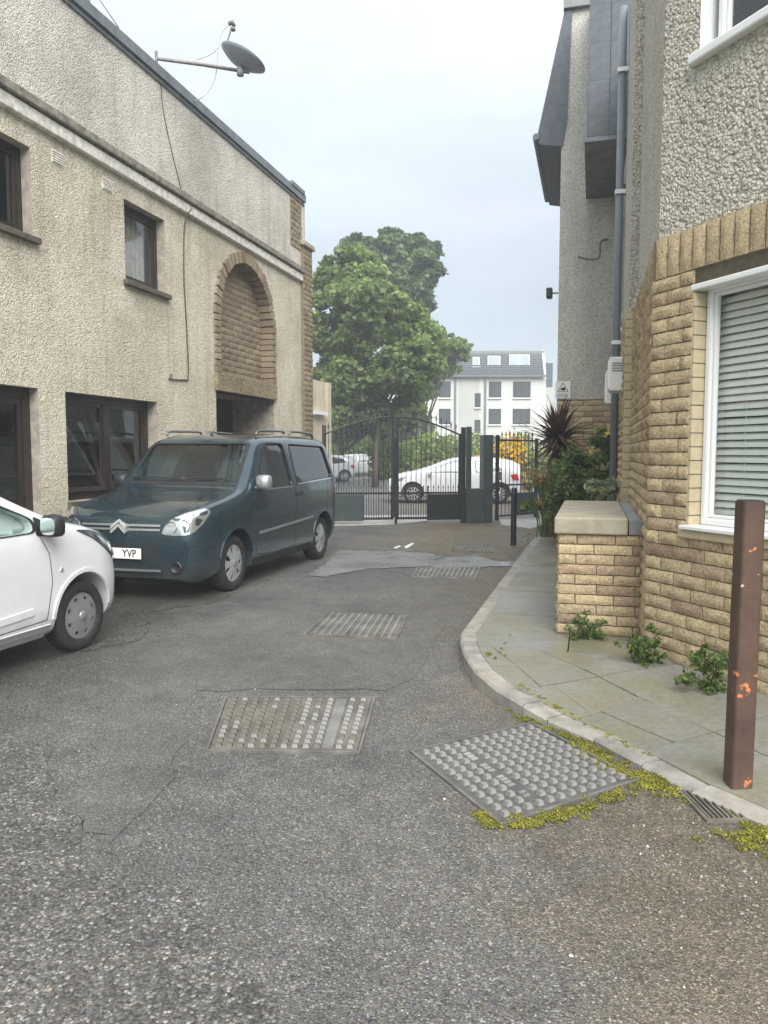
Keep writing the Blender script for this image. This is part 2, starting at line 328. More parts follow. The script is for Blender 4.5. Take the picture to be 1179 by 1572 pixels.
# ------------------------------------------------------------------ object helpers
LOCAL = set()
def root_of(o):
    while o.parent: o = o.parent
    return o
def offset(parent):
    if parent is None: return Vector((0, 0, 0))
    r = root_of(parent)
    return Vector((0, 0, 0)) if r.name in LOCAL else Vector(r.location)
def tag(o, label=None, cat=None, group=None, kind=None):
    if label: o['label'] = label
    if cat: o['category'] = cat
    if group: o['group'] = group
    if kind: o['kind'] = kind
    return o
def thing(name, label, cat, loc, rotz=0, group=None, local=False):
    o = bpy.data.objects.new(name, None); C.objects.link(o); o.location = loc; o.rotation_euler = (0, 0, rotz); o.empty_display_size = .2
    if local: LOCAL.add(o.name)
    return tag(o, label, cat, group)
def link(name, mesh, parent=None):
    o = bpy.data.objects.new(name, mesh); C.objects.link(o)
    if parent is not None: o.parent = parent
    return o
class MB:
    def __init__(s): s.v = []; s.f = []; s.m = []; s.cur = 0
    def add(s, vs, fs, m=None):
        k = len(s.v); s.v += [tuple(q) for q in vs]
        for f in fs: s.f.append(tuple(i + k for i in f)); s.m.append(s.cur if m is None else m)
        return s
    def hexa(s, p, m=None):      # p: 4 bottom, 4 top
        return s.add(p, [(3, 2, 1, 0), (4, 5, 6, 7), (0, 1, 5, 4), (1, 2, 6, 5), (2, 3, 7, 6), (3, 0, 4, 7)], m)
    def box(s, x0, x1, y0, y1, z0, z1, m=None):
        return s.hexa([(x0, y0, z0), (x1, y0, z0), (x1, y1, z0), (x0, y1, z0), (x0, y0, z1), (x1, y0, z1), (x1, y1, z1), (x0, y1, z1)], m)
    def fbox(s, fr, a0, a1, z0, z1, w0, w1, m=None):
        P = lambda a, z, w: fr.p(a, z, w)
        return s.hexa([P(a0, z0, w1), P(a1, z0, w1), P(a1, z0, w0), P(a0, z0, w0), P(a0, z1, w1), P(a1, z1, w1), P(a1, z1, w0), P(a0, z1, w0)], m)
    def tube(s, path, r, n=8, m=None, caps=True):
        path = [Vector(p) for p in path]; rs = r if isinstance(r, (list, tuple)) else [r] * len(path)
        k = len(s.v); up = None
        for i, p in enumerate(path):
            t = (path[min(i + 1, len(path) - 1)] - path[max(i - 1, 0)]).normalized()
            if up is None: up = Vector((0, 0, 1)) if abs(t.z) < .9 else Vector((1, 0, 0))
            a = t.cross(up).normalized(); b = a.cross(t).normalized(); up = b
            for j in range(n):
                q = p + (a * math.cos(2 * math.pi * j / n) + b * math.sin(2 * math.pi * j / n)) * rs[i]; s.v.append(tuple(q))
        mm = s.cur if m is None else m
        for i in range(len(path) - 1):
            for j in range(n):
                s.f.append((k + i * n + j, k + i * n + (j + 1) % n, k + (i + 1) * n + (j + 1) % n, k + (i + 1) * n + j)); s.m.append(mm)
        if caps:
            s.f.append(tuple(k + j for j in range(n))[::-1]); s.m.append(mm)
            e_ = k + (len(path) - 1) * n; s.f.append(tuple(e_ + j for j in range(n))); s.m.append(mm)
        return s
    def lathe(s, prof, axis='z', c=(0, 0, 0), n=24, m=None, closed=False):
        k = len(s.v); L = len(prof)
        for (r, h) in prof:
            for j in range(n):
                a = 2 * math.pi * j / n; x, y = r * math.cos(a), r * math.sin(a)
                q = (x, y, h) if axis == 'z' else ((h, x, y) if axis == 'x' else (y, h, x))
                s.v.append((q[0] + c[0], q[1] + c[1], q[2] + c[2]))
        mm = s.cur if m is None else m
        for i in range(L if closed else L - 1):
            for j in range(n):
                i2 = (i + 1) % L
                s.f.append((k + i * n + j, k + i * n + (j + 1) % n, k + i2 * n + (j + 1) % n, k + i2 * n + j)); s.m.append(mm)
        return s
    def prism(s, poly, f0, f1, m=None):      # poly of 2D points; f0, f1 map a point to 3D at both ends
        n = len(poly); k = [f0(*p) for p in poly] + [f1(*p) for p in poly]
        return s.add(k, [tuple(range(n))[::-1], tuple(range(n, 2 * n))] + [(i, (i + 1) % n, n + (i + 1) % n, n + i) for i in range(n)], m)
    def mesh(s, name, mats, off=Vector((0, 0, 0)), smooth=False, fix=True):
        me = bpy.data.meshes.new(name)
        me.from_pydata([(x - off.x, y - off.y, z - off.z) for x, y, z in s.v], [], s.f)
        for q in mats: me.materials.append(MATS[q])
        if len(mats) > 1: me.polygons.foreach_set('material_index', s.m)
        if smooth: me.polygons.foreach_set('use_smooth', [True] * len(me.polygons))
        me.update()
        if fix and len(s.f) < 60000:
            b = bmesh.new(); b.from_mesh(me); bmesh.ops.recalc_face_normals(b, faces=b.faces); b.to_mesh(me); b.free()
        return me
    def build(s, name, mats, parent=None, smooth=False, fix=True, sharp=None):
        if isinstance(mats, str): mats = [mats]
        me = s.mesh(name, mats, offset(parent), smooth or sharp is not None, fix)
        if sharp is not None:
            me.set_sharp_from_angle(angle=R(sharp))
        return link(name, me, parent)
def inst(name, mesh, parent, loc, rotz=0, scale=(1, 1, 1)):
    o = link(name, mesh, parent); o.location = Vector(loc) - offset(parent); o.rotation_euler = (0, 0, rotz); o.scale = scale
    return o
def bevelled(o, w=.01, seg=2):
    b = o.modifiers.new('bevel', 'BEVEL'); b.width = w; b.segments = seg; b.limit_method = 'ANGLE'; b.angle_limit = R(40); return o
def text_mb(txt, size, m4, extr=.001):
    cu = bpy.data.curves.new('txt', 'FONT'); cu.body = txt; cu.size = size; cu.align_x = 'CENTER'; cu.align_y = 'CENTER'; cu.extrude = extr; cu.offset = size * .012
    o = bpy.data.objects.new('txt', cu); C.objects.link(o); dg = bpy.context.evaluated_depsgraph_get()
    me = o.evaluated_get(dg).to_mesh(); vs = [tuple(m4 @ v.co) for v in me.vertices]; fs = [tuple(p.vertices) for p in me.polygons]
    o.evaluated_get(dg).to_mesh_clear(); bpy.data.objects.remove(o); bpy.data.curves.remove(cu)
    mb = MB(); mb.add(vs, fs); return mb

# rough-faced blocks, shared meshes
def brick_mesh(seed, mat, rough=.019, smooth=False):
    r = random.Random(seed); nx, nz = 6, 2; mb = MB(); idx = {}
    for j in range(nz + 1):
        for i in range(nx + 1):
            edge = i in (0, nx) or j in (0, nz)
            y = -.004 - r.random() * .004 if edge else -.012 - r.random() * rough
            x = -.5 + i / nx + (0 if i in (0, nx) else r.uniform(-.04, .04)); z = j / nz + (0 if j in (0, nz) else r.uniform(-.12, .12))
            if edge: x += r.uniform(-.006, .006); z += r.uniform(-.03, .03)
            idx[i, j] = len(mb.v); mb.v.append((x, y, z))
    for j in range(nz):
        for i in range(nx): mb.f.append((idx[i, j], idx[i + 1, j], idx[i + 1, j + 1], idx[i, j + 1])); mb.m.append(0)
    ring = [(i, 0) for i in range(nx)] + [(nx, j) for j in range(nz)] + [(i, nz) for i in range(nx, 0, -1)] + [(0, j) for j in range(nz, 0, -1)]
    k = len(mb.v)
    for q in ring: x, y, z = mb.v[idx[q]]; mb.v.append((x, .03, z))
    for a in range(len(ring)):
        b_ = (a + 1) % len(ring); mb.f.append((idx[ring[b_]], idx[ring[a]], k + a, k + b_)); mb.m.append(0)
    me = mb.mesh('brick', [mat], fix=False, smooth=True); me.set_sharp_from_angle(angle=R(50))
    return me
BR = {m: [brick_mesh(i, m) for i in range(9)] for m in ('stone', 'stone_dull')}
def brick_specs(fr, s0, s1, z0, z1, course, length, holes=(), w=0.0, joint=.009, phase=0.0, soldier=False):
    specs = []; j = 0; z = z0
    while z < z1 - .02:
        h = min(course, z1 - z); iv = [(s0, s1)]
        for (a, b, c, d) in holes:
            if c < z + h * .6 and d > z + h * .4:
                iv = [q for (p0, p1) in iv for q in ((p0, min(p1, a)), (max(p0, b), p1)) if q[1] - q[0] > .03]
        off = (phase + (j % 2) * .5) * length + random.uniform(-.02, .02)
        for (p0, p1) in iv:
            q = p0 - ((p0 - s0 + off) % length)
            while q < p1 - .02:
                a, b = max(q, p0), min(q + length, p1)
                if b - a > .03: specs.append((fr, (a + b) / 2, z + joint / 2, b - a - joint, h - joint, w))
                q += length
        z += course; j += 1
    return specs
def emit_bricks(specs, parent, mat, limit=300, stuff_parent=None):
    specs = sorted(specs, key=lambda q: Vector(q[0].p(q[1], q[2])).length)
    for k, (fr, a, z, L, h, w) in enumerate(specs[:limit]):
        inst('brick', random.choice(BR[mat]), parent, fr.p(a, z, w), fr.rot(), (L, random.uniform(.8, 1.25), h))
    if specs[limit:]:
        mb = MB()
        for (fr, a, z, L, h, w) in specs[limit:]:
            me = random.choice(BR[mat]); mat4 = Matrix.Translation(fr.p(a, z, w)) @ Matrix.Rotation(fr.rot(), 4, 'Z') @ Matrix.Diagonal((L, 1, h, 1))
            mb.add([mat4 @ v.co for v in me.vertices], [tuple(p.vertices) for p in me.polygons])
        o = mb.build('brickwork', mat, stuff_parent or parent, fix=False); o['kind'] = 'stuff'
def wall_holes(mb, fr, s0, s1, z0, z1, holes, depth=.14, m=0, mr=1, w=0.0):
    ss = sorted({s0, s1, *[h[i] for h in holes for i in (0, 1)]}); zs = sorted({z0, z1, *[h[i] for h in holes for i in (2, 3)]})
    ss = [q for q in ss if s0 <= q <= s1]; zs = [q for q in zs if z0 <= q <= z1]
    for a, b in zip(ss, ss[1:]):
        for c, d in zip(zs, zs[1:]):
            if any(h[0] <= a + 1e-6 and h[1] >= b - 1e-6 and h[2] <= c + 1e-6 and h[3] >= d - 1e-6 for h in holes): continue
            mb.add([fr.p(a, c, w), fr.p(b, c, w), fr.p(b, d, w), fr.p(a, d, w)], [(0, 1, 2, 3)], m)
    for (a, b, c, d) in holes:
        P = fr.p; i = w - depth
        mb.add([P(a, c, w), P(a, d, w), P(a, d, i), P(a, c, i)], [(0, 1, 2, 3)], mr); mb.add([P(b, c, w), P(b, d, w), P(b, d, i), P(b, c, i)], [(3, 2, 1, 0)], mr)
        mb.add([P(a, d, w), P(b, d, w), P(b, d, i), P(a, d, i)], [(0, 1, 2, 3)], mr); mb.add([P(a, c, w), P(b, c, w), P(b, c, i), P(a, c, i)], [(3, 2, 1, 0)], mr)
def window(fr, a, b, c, d, inset, fw, parent, fmat='brown_frame', mull=(), glassm='glass', sill=None, sillmat='sill_dark', curtain=None, w=0.0, room=.5, tilt=None):
    mb = MB(); i1, i0 = w - inset, w - inset - .06
    mb.fbox(fr, a, a + fw, c, d, i0, i1); mb.fbox(fr, b - fw, b, c, d, i0, i1)
    mb.fbox(fr, a + fw, b - fw, d - fw, d, i0, i1); mb.fbox(fr, a + fw, b - fw, c, c + fw, i0, i1)
    edges = [a + fw] + [x for q in mull for x in (q - fw * .6, q + fw * .6)] + [b - fw]
    for q in mull: mb.fbox(fr, q - fw * .6, q + fw * .6, c + fw, d - fw, i0, i1)
    win = mb.build('window', fmat, parent)
    for k in range(0, len(edges), 2):
        mb = MB(); mb.add([fr.p(*q, i0 + .024) for q in ((edges[k] - .004, c + fw - .004), (edges[k + 1] + .004, c + fw - .004), (edges[k + 1] + .004, d - fw + .004), (edges[k] - .004, d - fw + .004))], [(0, 1, 2, 3)]); mb.build('pane', glassm, win, fix=False)
        s_ = MB(); g0, g1 = edges[k] + .002, edges[k + 1] - .002; sw = fw * .55; q0, q1 = i0 + .03, i1 - .012
        s_.fbox(fr, g0, g0 + sw, c + fw + .002, d - fw - .002, q0, q1); s_.fbox(fr, g1 - sw, g1, c + fw + .002, d - fw - .002, q0, q1)
        s_.fbox(fr, g0 + sw, g1 - sw, d - fw - .002 - sw, d - fw - .002, q0, q1); s_.fbox(fr, g0 + sw, g1 - sw, c + fw + .002, c + fw + .002 + sw, q0, q1)
        s_.build('sash', fmat, win)
    if sill:
        mb = MB(); mb.fbox(fr, a - sill[0], b + sill[0], c - sill[1], c - .002, w - inset + .004, w + sill[2]); bevelled(mb.build('sill', sillmat, win), .006)
    if room:
        mb = MB(); P = fr.p; z0_, z1_ = c - .3, d + .2
        q = [P(a - .3, z0_, i0 - .02), P(b + .3, z0_, i0 - .02), P(b + .3, z0_, i0 - room), P(a - .3, z0_, i0 - room), P(a - .3, z1_, i0 - .02), P(b + .3, z1_, i0 - .02), P(b + .3, z1_, i0 - room), P(a - .3, z1_, i0 - room)]
        mb.add(q, [(0, 1, 2, 3), (7, 6, 5, 4), (3, 2, 6, 7), (0, 3, 7, 4), (1, 5, 6, 2)]); mb.build('room', 'interior', win)
    if curtain:
        for (ca, cb) in curtain:
            mb = MB(); n = 26; vs = []
            for k in range(n + 1):
                s_ = ca + (cb - ca) * k / n; ww = i0 - .08 + .018 * math.sin(k * 1.9) + .006 * math.sin(k * 4.3)
                vs += [fr.p(s_, c, ww), fr.p(s_, d, ww)]
            mb.add(vs, [(2 * k, 2 * k + 2, 2 * k + 3, 2 * k + 1) for k in range(n)]); mb.build('curtain', 'curtain', win, smooth=True, fix=False)
    return win

# leaves
def leaves(blobs, n, size, name, mat, parent, flat=.5, shell=.55, aspect=1.9, seed=1, stems=True, droop=0.0):
    g = np.random.default_rng(seed); B = np.array([b[:3] for b in blobs], float); RR = np.array([b[3:6] if len(b) >= 6 else (b[3],) * 3 for b in blobs], float)
    vol = RR.prod(1) ** (2 / 3); idx = g.choice(len(B), n, p=vol / vol.sum())
    d = g.normal(size=(n, 3)); d /= np.linalg.norm(d, axis=1)[:, None]; rad = shell + (1 - shell) * g.random(n) ** .6; rad *= 1 + .16 * g.normal(size=n)
    p = B[idx] + d * RR[idx] * rad[:, None]
    nor = d * .6 + g.normal(size=(n, 3)) * .8; nor[:, 2] += flat; nor /= np.linalg.norm(nor, axis=1)[:, None]
    t = g.normal(size=(n, 3)); t[:, 2] -= droop; t -= nor * (t * nor).sum(1)[:, None]; t /= np.linalg.norm(t, axis=1)[:, None]; b = np.cross(nor, t)
    L = size * (.55 + .9 * g.random(n)); W = L / aspect
    v = np.stack([p - t * L[:, None] * .5, p + b * W[:, None] * .5 + nor * (L * .06)[:, None], p + t * L[:, None] * .5 - nor * (L * .1)[:, None], p - b * W[:, None] * .5 + nor * (L * .06)[:, None]], 1)
    off = np.array(offset(parent)); v = v.reshape(-1, 3) - off
    me = bpy.data.meshes.new(name); me.vertices.add(len(v)); me.vertices.foreach_set('co', v.ravel()); me.loops.add(4 * n); me.loops.foreach_set('vertex_index', np.arange(4 * n)); me.polygons.add(n); me.polygons.foreach_set('loop_start', np.arange(n) * 4); me.polygons.foreach_set('loop_total', np.full(n, 4))
    me.materials.append(MATS[mat]); me.update(calc_edges=True); me.validate()
    return link(name, me, parent)
def clumpify(blobs, k, frac, seed):          # break each big lobe into smaller leaf clumps over its surface
    g = np.random.default_rng(seed); o = []
    for b in blobs:
        r = np.array(b[3:6] if len(b) >= 6 else (b[3],) * 3)
        for _ in range(k):
            d = g.normal(size=3); d /= np.linalg.norm(d); q = np.array(b[:3]) + d * r * g.uniform(.45, 1.0); s = r.mean() * frac * g.uniform(.6, 1.3)
            o.append((*q, s * 1.15, s * 1.15, s * .8))
    return o

# ------------------------------------------------------------------ the lane's own directions
AZ = math.atan((908 - CX) / FPX); d2 = Vector((math.sin(AZ), math.cos(AZ))); r2 = Vector((d2.y, -d2.x))
D0 = 8.2
FL = Frame(((0 - CX) / FPX * D0, D0), d2)                       # facade of the building on the left
A1 = math.atan((110 - CX) / FPX)
PAVE = .12
c_ = G(995, 1000, PAVE); CORNER = Vector((c_.x, c_.y))
F1 = Frame(CORNER, (-math.sin(A1), -math.cos(A1)))              # canted wall with the big window
F2 = Frame(CORNER, -d2)                                         # side facade running away along the lane

exec_parts = []
# ------------------------------------------------------------------ ground
mb = MB(); mb.add([(-900, -40, -.03), (900, -40, -.03), (900, 1600, -.03), (-900, 1600, -.03)], [(0, 1, 2, 3)]); tag(mb.build('ground', 'earth'), kind='structure')
mb = MB(); mb.add([(-40, 17.3, -.012), (30, 17.3, -.012), (30, 60, -.012), (-40, 60, -.012)], [(0, 1, 2, 3)]); tag(mb.build('car_park', 'asphalt_far'), kind='structure')
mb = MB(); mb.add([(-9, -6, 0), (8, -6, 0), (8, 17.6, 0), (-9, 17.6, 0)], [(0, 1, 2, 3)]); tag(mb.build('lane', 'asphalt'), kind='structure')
def sheet(name, pts, z, mat, wob=.05, n=6, kind='structure', seed=0):
    rr = random.Random(seed); q = []
    P = [Vector(p) for p in pts]
    for a, b in zip(P, P[1:] + P[:1]):
        for k in range(n):
            t = k / n; v = a.lerp(b, t); q.append((v.x + rr.uniform(-wob, wob), v.y + rr.uniform(-wob, wob), z))
    mb = MB(); mb.add(q, [tuple(range(len(q)))]); return tag(mb.build(name, mat), kind=kind)
gp = lambda *a: [G(x, y) for x, y in a]
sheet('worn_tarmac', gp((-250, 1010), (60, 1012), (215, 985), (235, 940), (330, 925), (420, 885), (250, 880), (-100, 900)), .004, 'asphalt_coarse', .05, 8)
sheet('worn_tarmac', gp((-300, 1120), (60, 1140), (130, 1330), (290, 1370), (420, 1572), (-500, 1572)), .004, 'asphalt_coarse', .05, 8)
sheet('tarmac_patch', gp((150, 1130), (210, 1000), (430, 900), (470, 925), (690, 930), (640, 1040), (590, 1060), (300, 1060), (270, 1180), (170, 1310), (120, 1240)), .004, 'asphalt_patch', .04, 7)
sheet('puddle', gp((470, 884), (500, 866), (520, 846), (600, 846), (655, 849), (676, 856), (668, 861), (690, 855), (735, 854), (760, 862), (862, 864), (855, 868), (740, 871), (640, 871), (560, 874), (500, 886)), .008, 'wet_film', .035, 9)
sheet('silt_patch', gp((520, 842), (560, 818), (640, 810), (720, 806), (800, 815), (815, 826), (775, 862), (740, 856), (690, 854), (655, 848), (590, 845)), .0045, 'asphalt_silt', .06, 6)
sheet('concrete_strip', gp((430, 812), (512, 808), (600, 806), (655, 800), (655, 797), (700, 790), (520, 792), (430, 795)), .006, 'concrete_pale', .03, 4)
sheet('concrete_strip', gp((765, 798), (825, 795), (850, 800), (815, 812), (770, 806)), .006, 'concrete_pale', .02, 4)
for q in (((604, 841), (613, 838), (616, 839), (607, 843)), ((620, 840), (632, 834), (636, 835), (624, 843))):
    sheet('painted_mark', gp(*q), .008, 'white_paint', .005, 2)
sheet('yellow_line', gp((1172, 1284), (1200, 1280), (1260, 1360), (1190, 1312)), .008, 'yellow_paint', .008, 4)

# kerb and pavement
kp = [(838, 806), (822, 823), (803, 846), (784, 871), (748, 918), (708, 971), (708, 985), (713, 1003), (731, 1031), (765, 1060), (803, 1082), (841, 1103), (913, 1134), (985, 1172), (1061, 1214), (1179, 1266), (1420, 1375)]
KZ = .105
KH = [KZ] * 8 + [.10, .085, .068, .05, .032, .026, .022, .02, .02]
K = [G(x, y, h) for (x, y), h in zip(kp, KH)]
def resample(P, step):
    o = [P[0].copy()]; acc = 0
    for a, b in zip(P, P[1:]):
        L = (b - a).length; t = step - acc
        while t <= L: o.append(a.lerp(b, t / L)); t += step
        acc = (acc + L) % step if False else L - (t - step)
    return o
def offs(P, w):
    o = []
    for i, p in enumerate(P):
        t = (P[min(i + 1, len(P) - 1)] - P[max(i - 1, 0)]); n_ = Vector((-t.y, t.x, 0)).normalized(); o.append(p + n_ * w)
    return o
KI = offs(K, .125)
kerb = MB()
for i in range(len(K) - 1):
    a, b, c2, d_ = K[i], K[i + 1], KI[i + 1], KI[i]
    kerb.hexa([(a.x, a.y, -.02), (b.x, b.y, -.02), (c2.x, c2.y, -.02), (d_.x, d_.y, -.02), *[(v.x, v.y, v.z - .012) for v in (a, b, c2, d_)]])
kr = tag(kerb.build('kerb', 'joint_earth'), kind='structure')
for i in range(len(K) - 1):
    L = (K[i + 1] - K[i]).length; nn = max(1, round(L / .75))
    for k in range(nn):
        g_ = .006 / L; t0, t1 = k / nn + g_, (k + 1) / nn - g_; mb = MB()
        a, b, c2, d_ = K[i].lerp(K[i + 1], t0), K[i].lerp(K[i + 1], t1), KI[i].lerp(KI[i + 1], t1), KI[i].lerp(KI[i + 1], t0)
        for q in (a, b): n_ = (q - d_) if q is a else (q - c2); n_.z = 0; q += n_.normalized() * .006
        zz = random.uniform(-.003, .005); ch = min(.015, a.z * .5)
        ia, ib = a.lerp(d_, .12), b.lerp(c2, .12)
        mb.add([(a.x, a.y, -.02), (b.x, b.y, -.02), (a.x, a.y, a.z + zz - ch), (b.x, b.y, b.z + zz - ch), (ia.x, ia.y, a.z + zz), (ib.x, ib.y, b.z + zz), (d_.x, d_.y, a.z + zz), (c2.x, c2.y, b.z + zz), (d_.x, d_.y, -.02), (c2.x, c2.y, -.02)],
               [(0, 1, 3, 2), (2, 3, 5, 4), (4, 5, 7, 6), (6, 7, 9, 8), (0, 2, 4, 6, 8), (1, 9, 7, 5, 3)])
        mb.build('kerb_stone', 'kerb', kr)
# pavement outline: kerb inner edge, then round behind the walls
far = Vector((*(CORNER + d2 * 12.5 + r2 * .3), 0)); near = Vector((4.2, 1.2, 0))
outline = [Vector((p.x, p.y)) for p in KI] + [Vector((4.6, 2.3)), Vector((4.4, 4.5)), CORNER + r2 * .9, CORNER + d2 * 12 + r2 * .3]
def pave_z(x, y):                # the footway falls towards the dropped kerb
    best = (1e9, 0)
    for a, b in zip(KI, KI[1:]):
        d = Vector((b.x - a.x, b.y - a.y)); L = d.length_squared; t = max(0, min(1, ((x - a.x) * d.x + (y - a.y) * d.y) / L)); dd = math.hypot(a.x + d.x * t - x, a.y + d.y * t - y)
        if dd < best[0]: best = (dd, a.z + (b.z - a.z) * t)
    k = min(1, best[0] / 1.15); return best[1] + .006 + (PAVE - best[1] - .006) * k * k * (3 - 2 * k)
mb = MB(); mb.add([(p.x, p.y, -.01) for p in outline], [tuple(range(len(outline)))]); pv = tag(mb.build('pavement', 'joint_earth'), kind='structure')
def clip_half(poly, p, n_):
    o = []
    for a, b in zip(poly, poly[1:] + poly[:1]):
        da, db = (a - p).dot(n_), (b - p).dot(n_)
        if da >= 0: o.append(a)
        if da * db < 0: o.append(a.lerp(b, da / (da - db)))
    return o
def area(p): return abs(sum(a.x * b.y - b.x * a.y for a, b in zip(p, p[1:] + p[:1]))) / 2
def cells(org, du, dv, us, vs):
    for a, b in zip(us, us[1:]):
        for c, d in zip(vs, vs[1:]):
            poly = list(outline)
            for (pt, n_) in ((org + du * a, du), (org + du * b, -du), (org + dv * c, dv), (org + dv * d, -dv)):
                poly = clip_half(poly, pt + n_ * .005, n_)
                if len(poly) < 3: break
            if len(poly) >= 3 and area(poly) > .01: yield poly
polys = []
org = CORNER - r2 * 3
split = -.15                                                   # along the lane: straight footway beyond, canted paving nearer
rows_v = [split + .62 * i for i in range(21)]
for p in cells(org, r2, d2, [-2, 2.42, 3.3, 6], rows_v): polys.append(p)
saved = outline; outline = clip_half(outline, org + d2 * split, -d2)
u1 = F1.u; n1 = F1.n
for p in cells(CORNER, u1, -n1, [-3, -.75, .35, 1.35, 2.5, 3.6, 5], [-4, -1.55, -.72, 1]): polys.append(p)
outline = saved
cracked = []
for p in polys:
    ctr = sum(p, Vector((0, 0))) / len(p); pc = Vector((ctr.x, ctr.y))
    if .9 < ctr.x < 1.75 and 4.3 < ctr.y < 6.8 and area(p) > .08:
        a_ = random.uniform(0, 3.1); n_ = Vector((math.cos(a_), math.sin(a_)))
        for s_ in (1, -1):
            h = clip_half(p, pc + n_ * s_ * .002, n_ * s_)
            if len(h) >= 3 and area(h) > .05 and random.random() < .7:
                b_ = a_ + random.uniform(.8, 1.6); n3 = Vector((math.cos(b_), math.sin(b_))); c3 = sum(h, Vector((0, 0))) / len(h)
                for q in (1, -1): cracked.append(clip_half(h, c3 + n3 * q * .002, n3 * q))
            else: cracked.append(h)
    else: cracked.append(p)
for p in cracked:
    if len(p) < 3 or area(p) < .003: continue
    z = PAVE + random.uniform(-.003, .003); mb = MB(); n = len(p)
    dj = random.uniform(-.003, .003); pp = []
    for a, b in zip(p, p[1:] + p[:1]):
        k = max(1, int((b - a).length / .3)); pp += [a.lerp(b, j / k) for j in range(k)]
    p = pp; n = len(p); zt = [pave_z(q.x, q.y) + dj for q in p]
    mb.add([(q.x, q.y, -.012) for q in p] + [(q.x, q.y, zz) for q, zz in zip(p, zt)], [tuple(range(n, 2 * n))] + [(i, (i + 1) % n, n + (i + 1) % n, n + i) for i in range(n)])
    o = mb.build('flagstone', 'flag', pv)
    b_ = bmesh.new(); b_.from_mesh(o.data); tf = [q for q in b_.faces if len(q.verts) > 4 or q.normal.z > .8]; bmesh.ops.triangulate(b_, faces=tf, ngon_method='BEAUTY'); b_.to_mesh(o.data); b_.free()

# moss and grit
def scatter_moss(line, n, spread, size, seed, z=.01):
    g = np.random.default_rng(seed); P = [G(x, y, z) for x, y in line]; bl = []
    for _ in range(n):
        i = g.integers(len(P) - 1); q = P[i].lerp(P[i + 1], float(g.random())); bl.append((q.x + g.normal() * spread, q.y + g.normal() * spread, z, .03, .03, .008))
    return bl
ms = scatter_moss([(800, 1092), (850, 1118), (905, 1150), (960, 1185), (1010, 1215)], 150, .05, .02, 3) + scatter_moss([(1010, 1190), (1030, 1215)], 30, .05, .02, 4) \
   + scatter_moss([(790, 1268), (860, 1250), (960, 1215)], 70, .028, .02, 5) + scatter_moss([(1120, 1290), (1179, 1275), (1200, 1290)], 60, .075, .02, 6) + scatter_moss([(735, 1245), (765, 1270)], 14, .02, .02, 7) + scatter_moss([(895, 808), (810, 820), (800, 842)], 30, .12, .02, 8)
ms += [(p[0], p[1], PAVE, .02, .02, .006) for p in scatter_moss([(795, 1050), (850, 1082), (930, 1128), (1000, 1160)], 34, .012, .02, 9, PAVE)] + [(p[0], p[1], PAVE, .018, .018, .005) for p in scatter_moss([(740, 1000), (770, 1010), (780, 970)], 14, .03, .02, 10, PAVE)]
tag(leaves(ms, 26000, .008, 'moss', 'moss', None, flat=1.2, shell=.2, aspect=1.2, seed=5), kind='stuff')
g = np.random.default_rng(11); mb = MB()
for k in range(5200):
    if k < 3800: x, y = g.uniform(-2.6, 2.2), 1.7 + 7 * g.random() ** 2.2
    else:
        q = G(g.uniform(960, 1179), g.uniform(1215, 1420)); x, y = q.x, q.y
    if x < -1.6 and y > 6: continue
    s = .002 + .006 * g.random() ** 4; a = g.uniform(0, 6.28)
    vs = [(x + s * math.cos(a + i * 1.57) * g.uniform(.6, 1.3), y + s * math.sin(a + i * 1.57) * g.uniform(.6, 1.3), .002) for i in range(4)] + [(x + g.normal() * s * .2, y, .004 + s * .9)]
    mb.add(vs, [(0, 1, 4), (1, 2, 4), (2, 3, 4), (3, 0, 4)], int(g.choice(4, p=(.46, .22, .305, .015))))
tag(mb.build('grit', ['dirt', 'kerb', 'joint_earth', 'white_paint'], fix=False), kind='stuff')

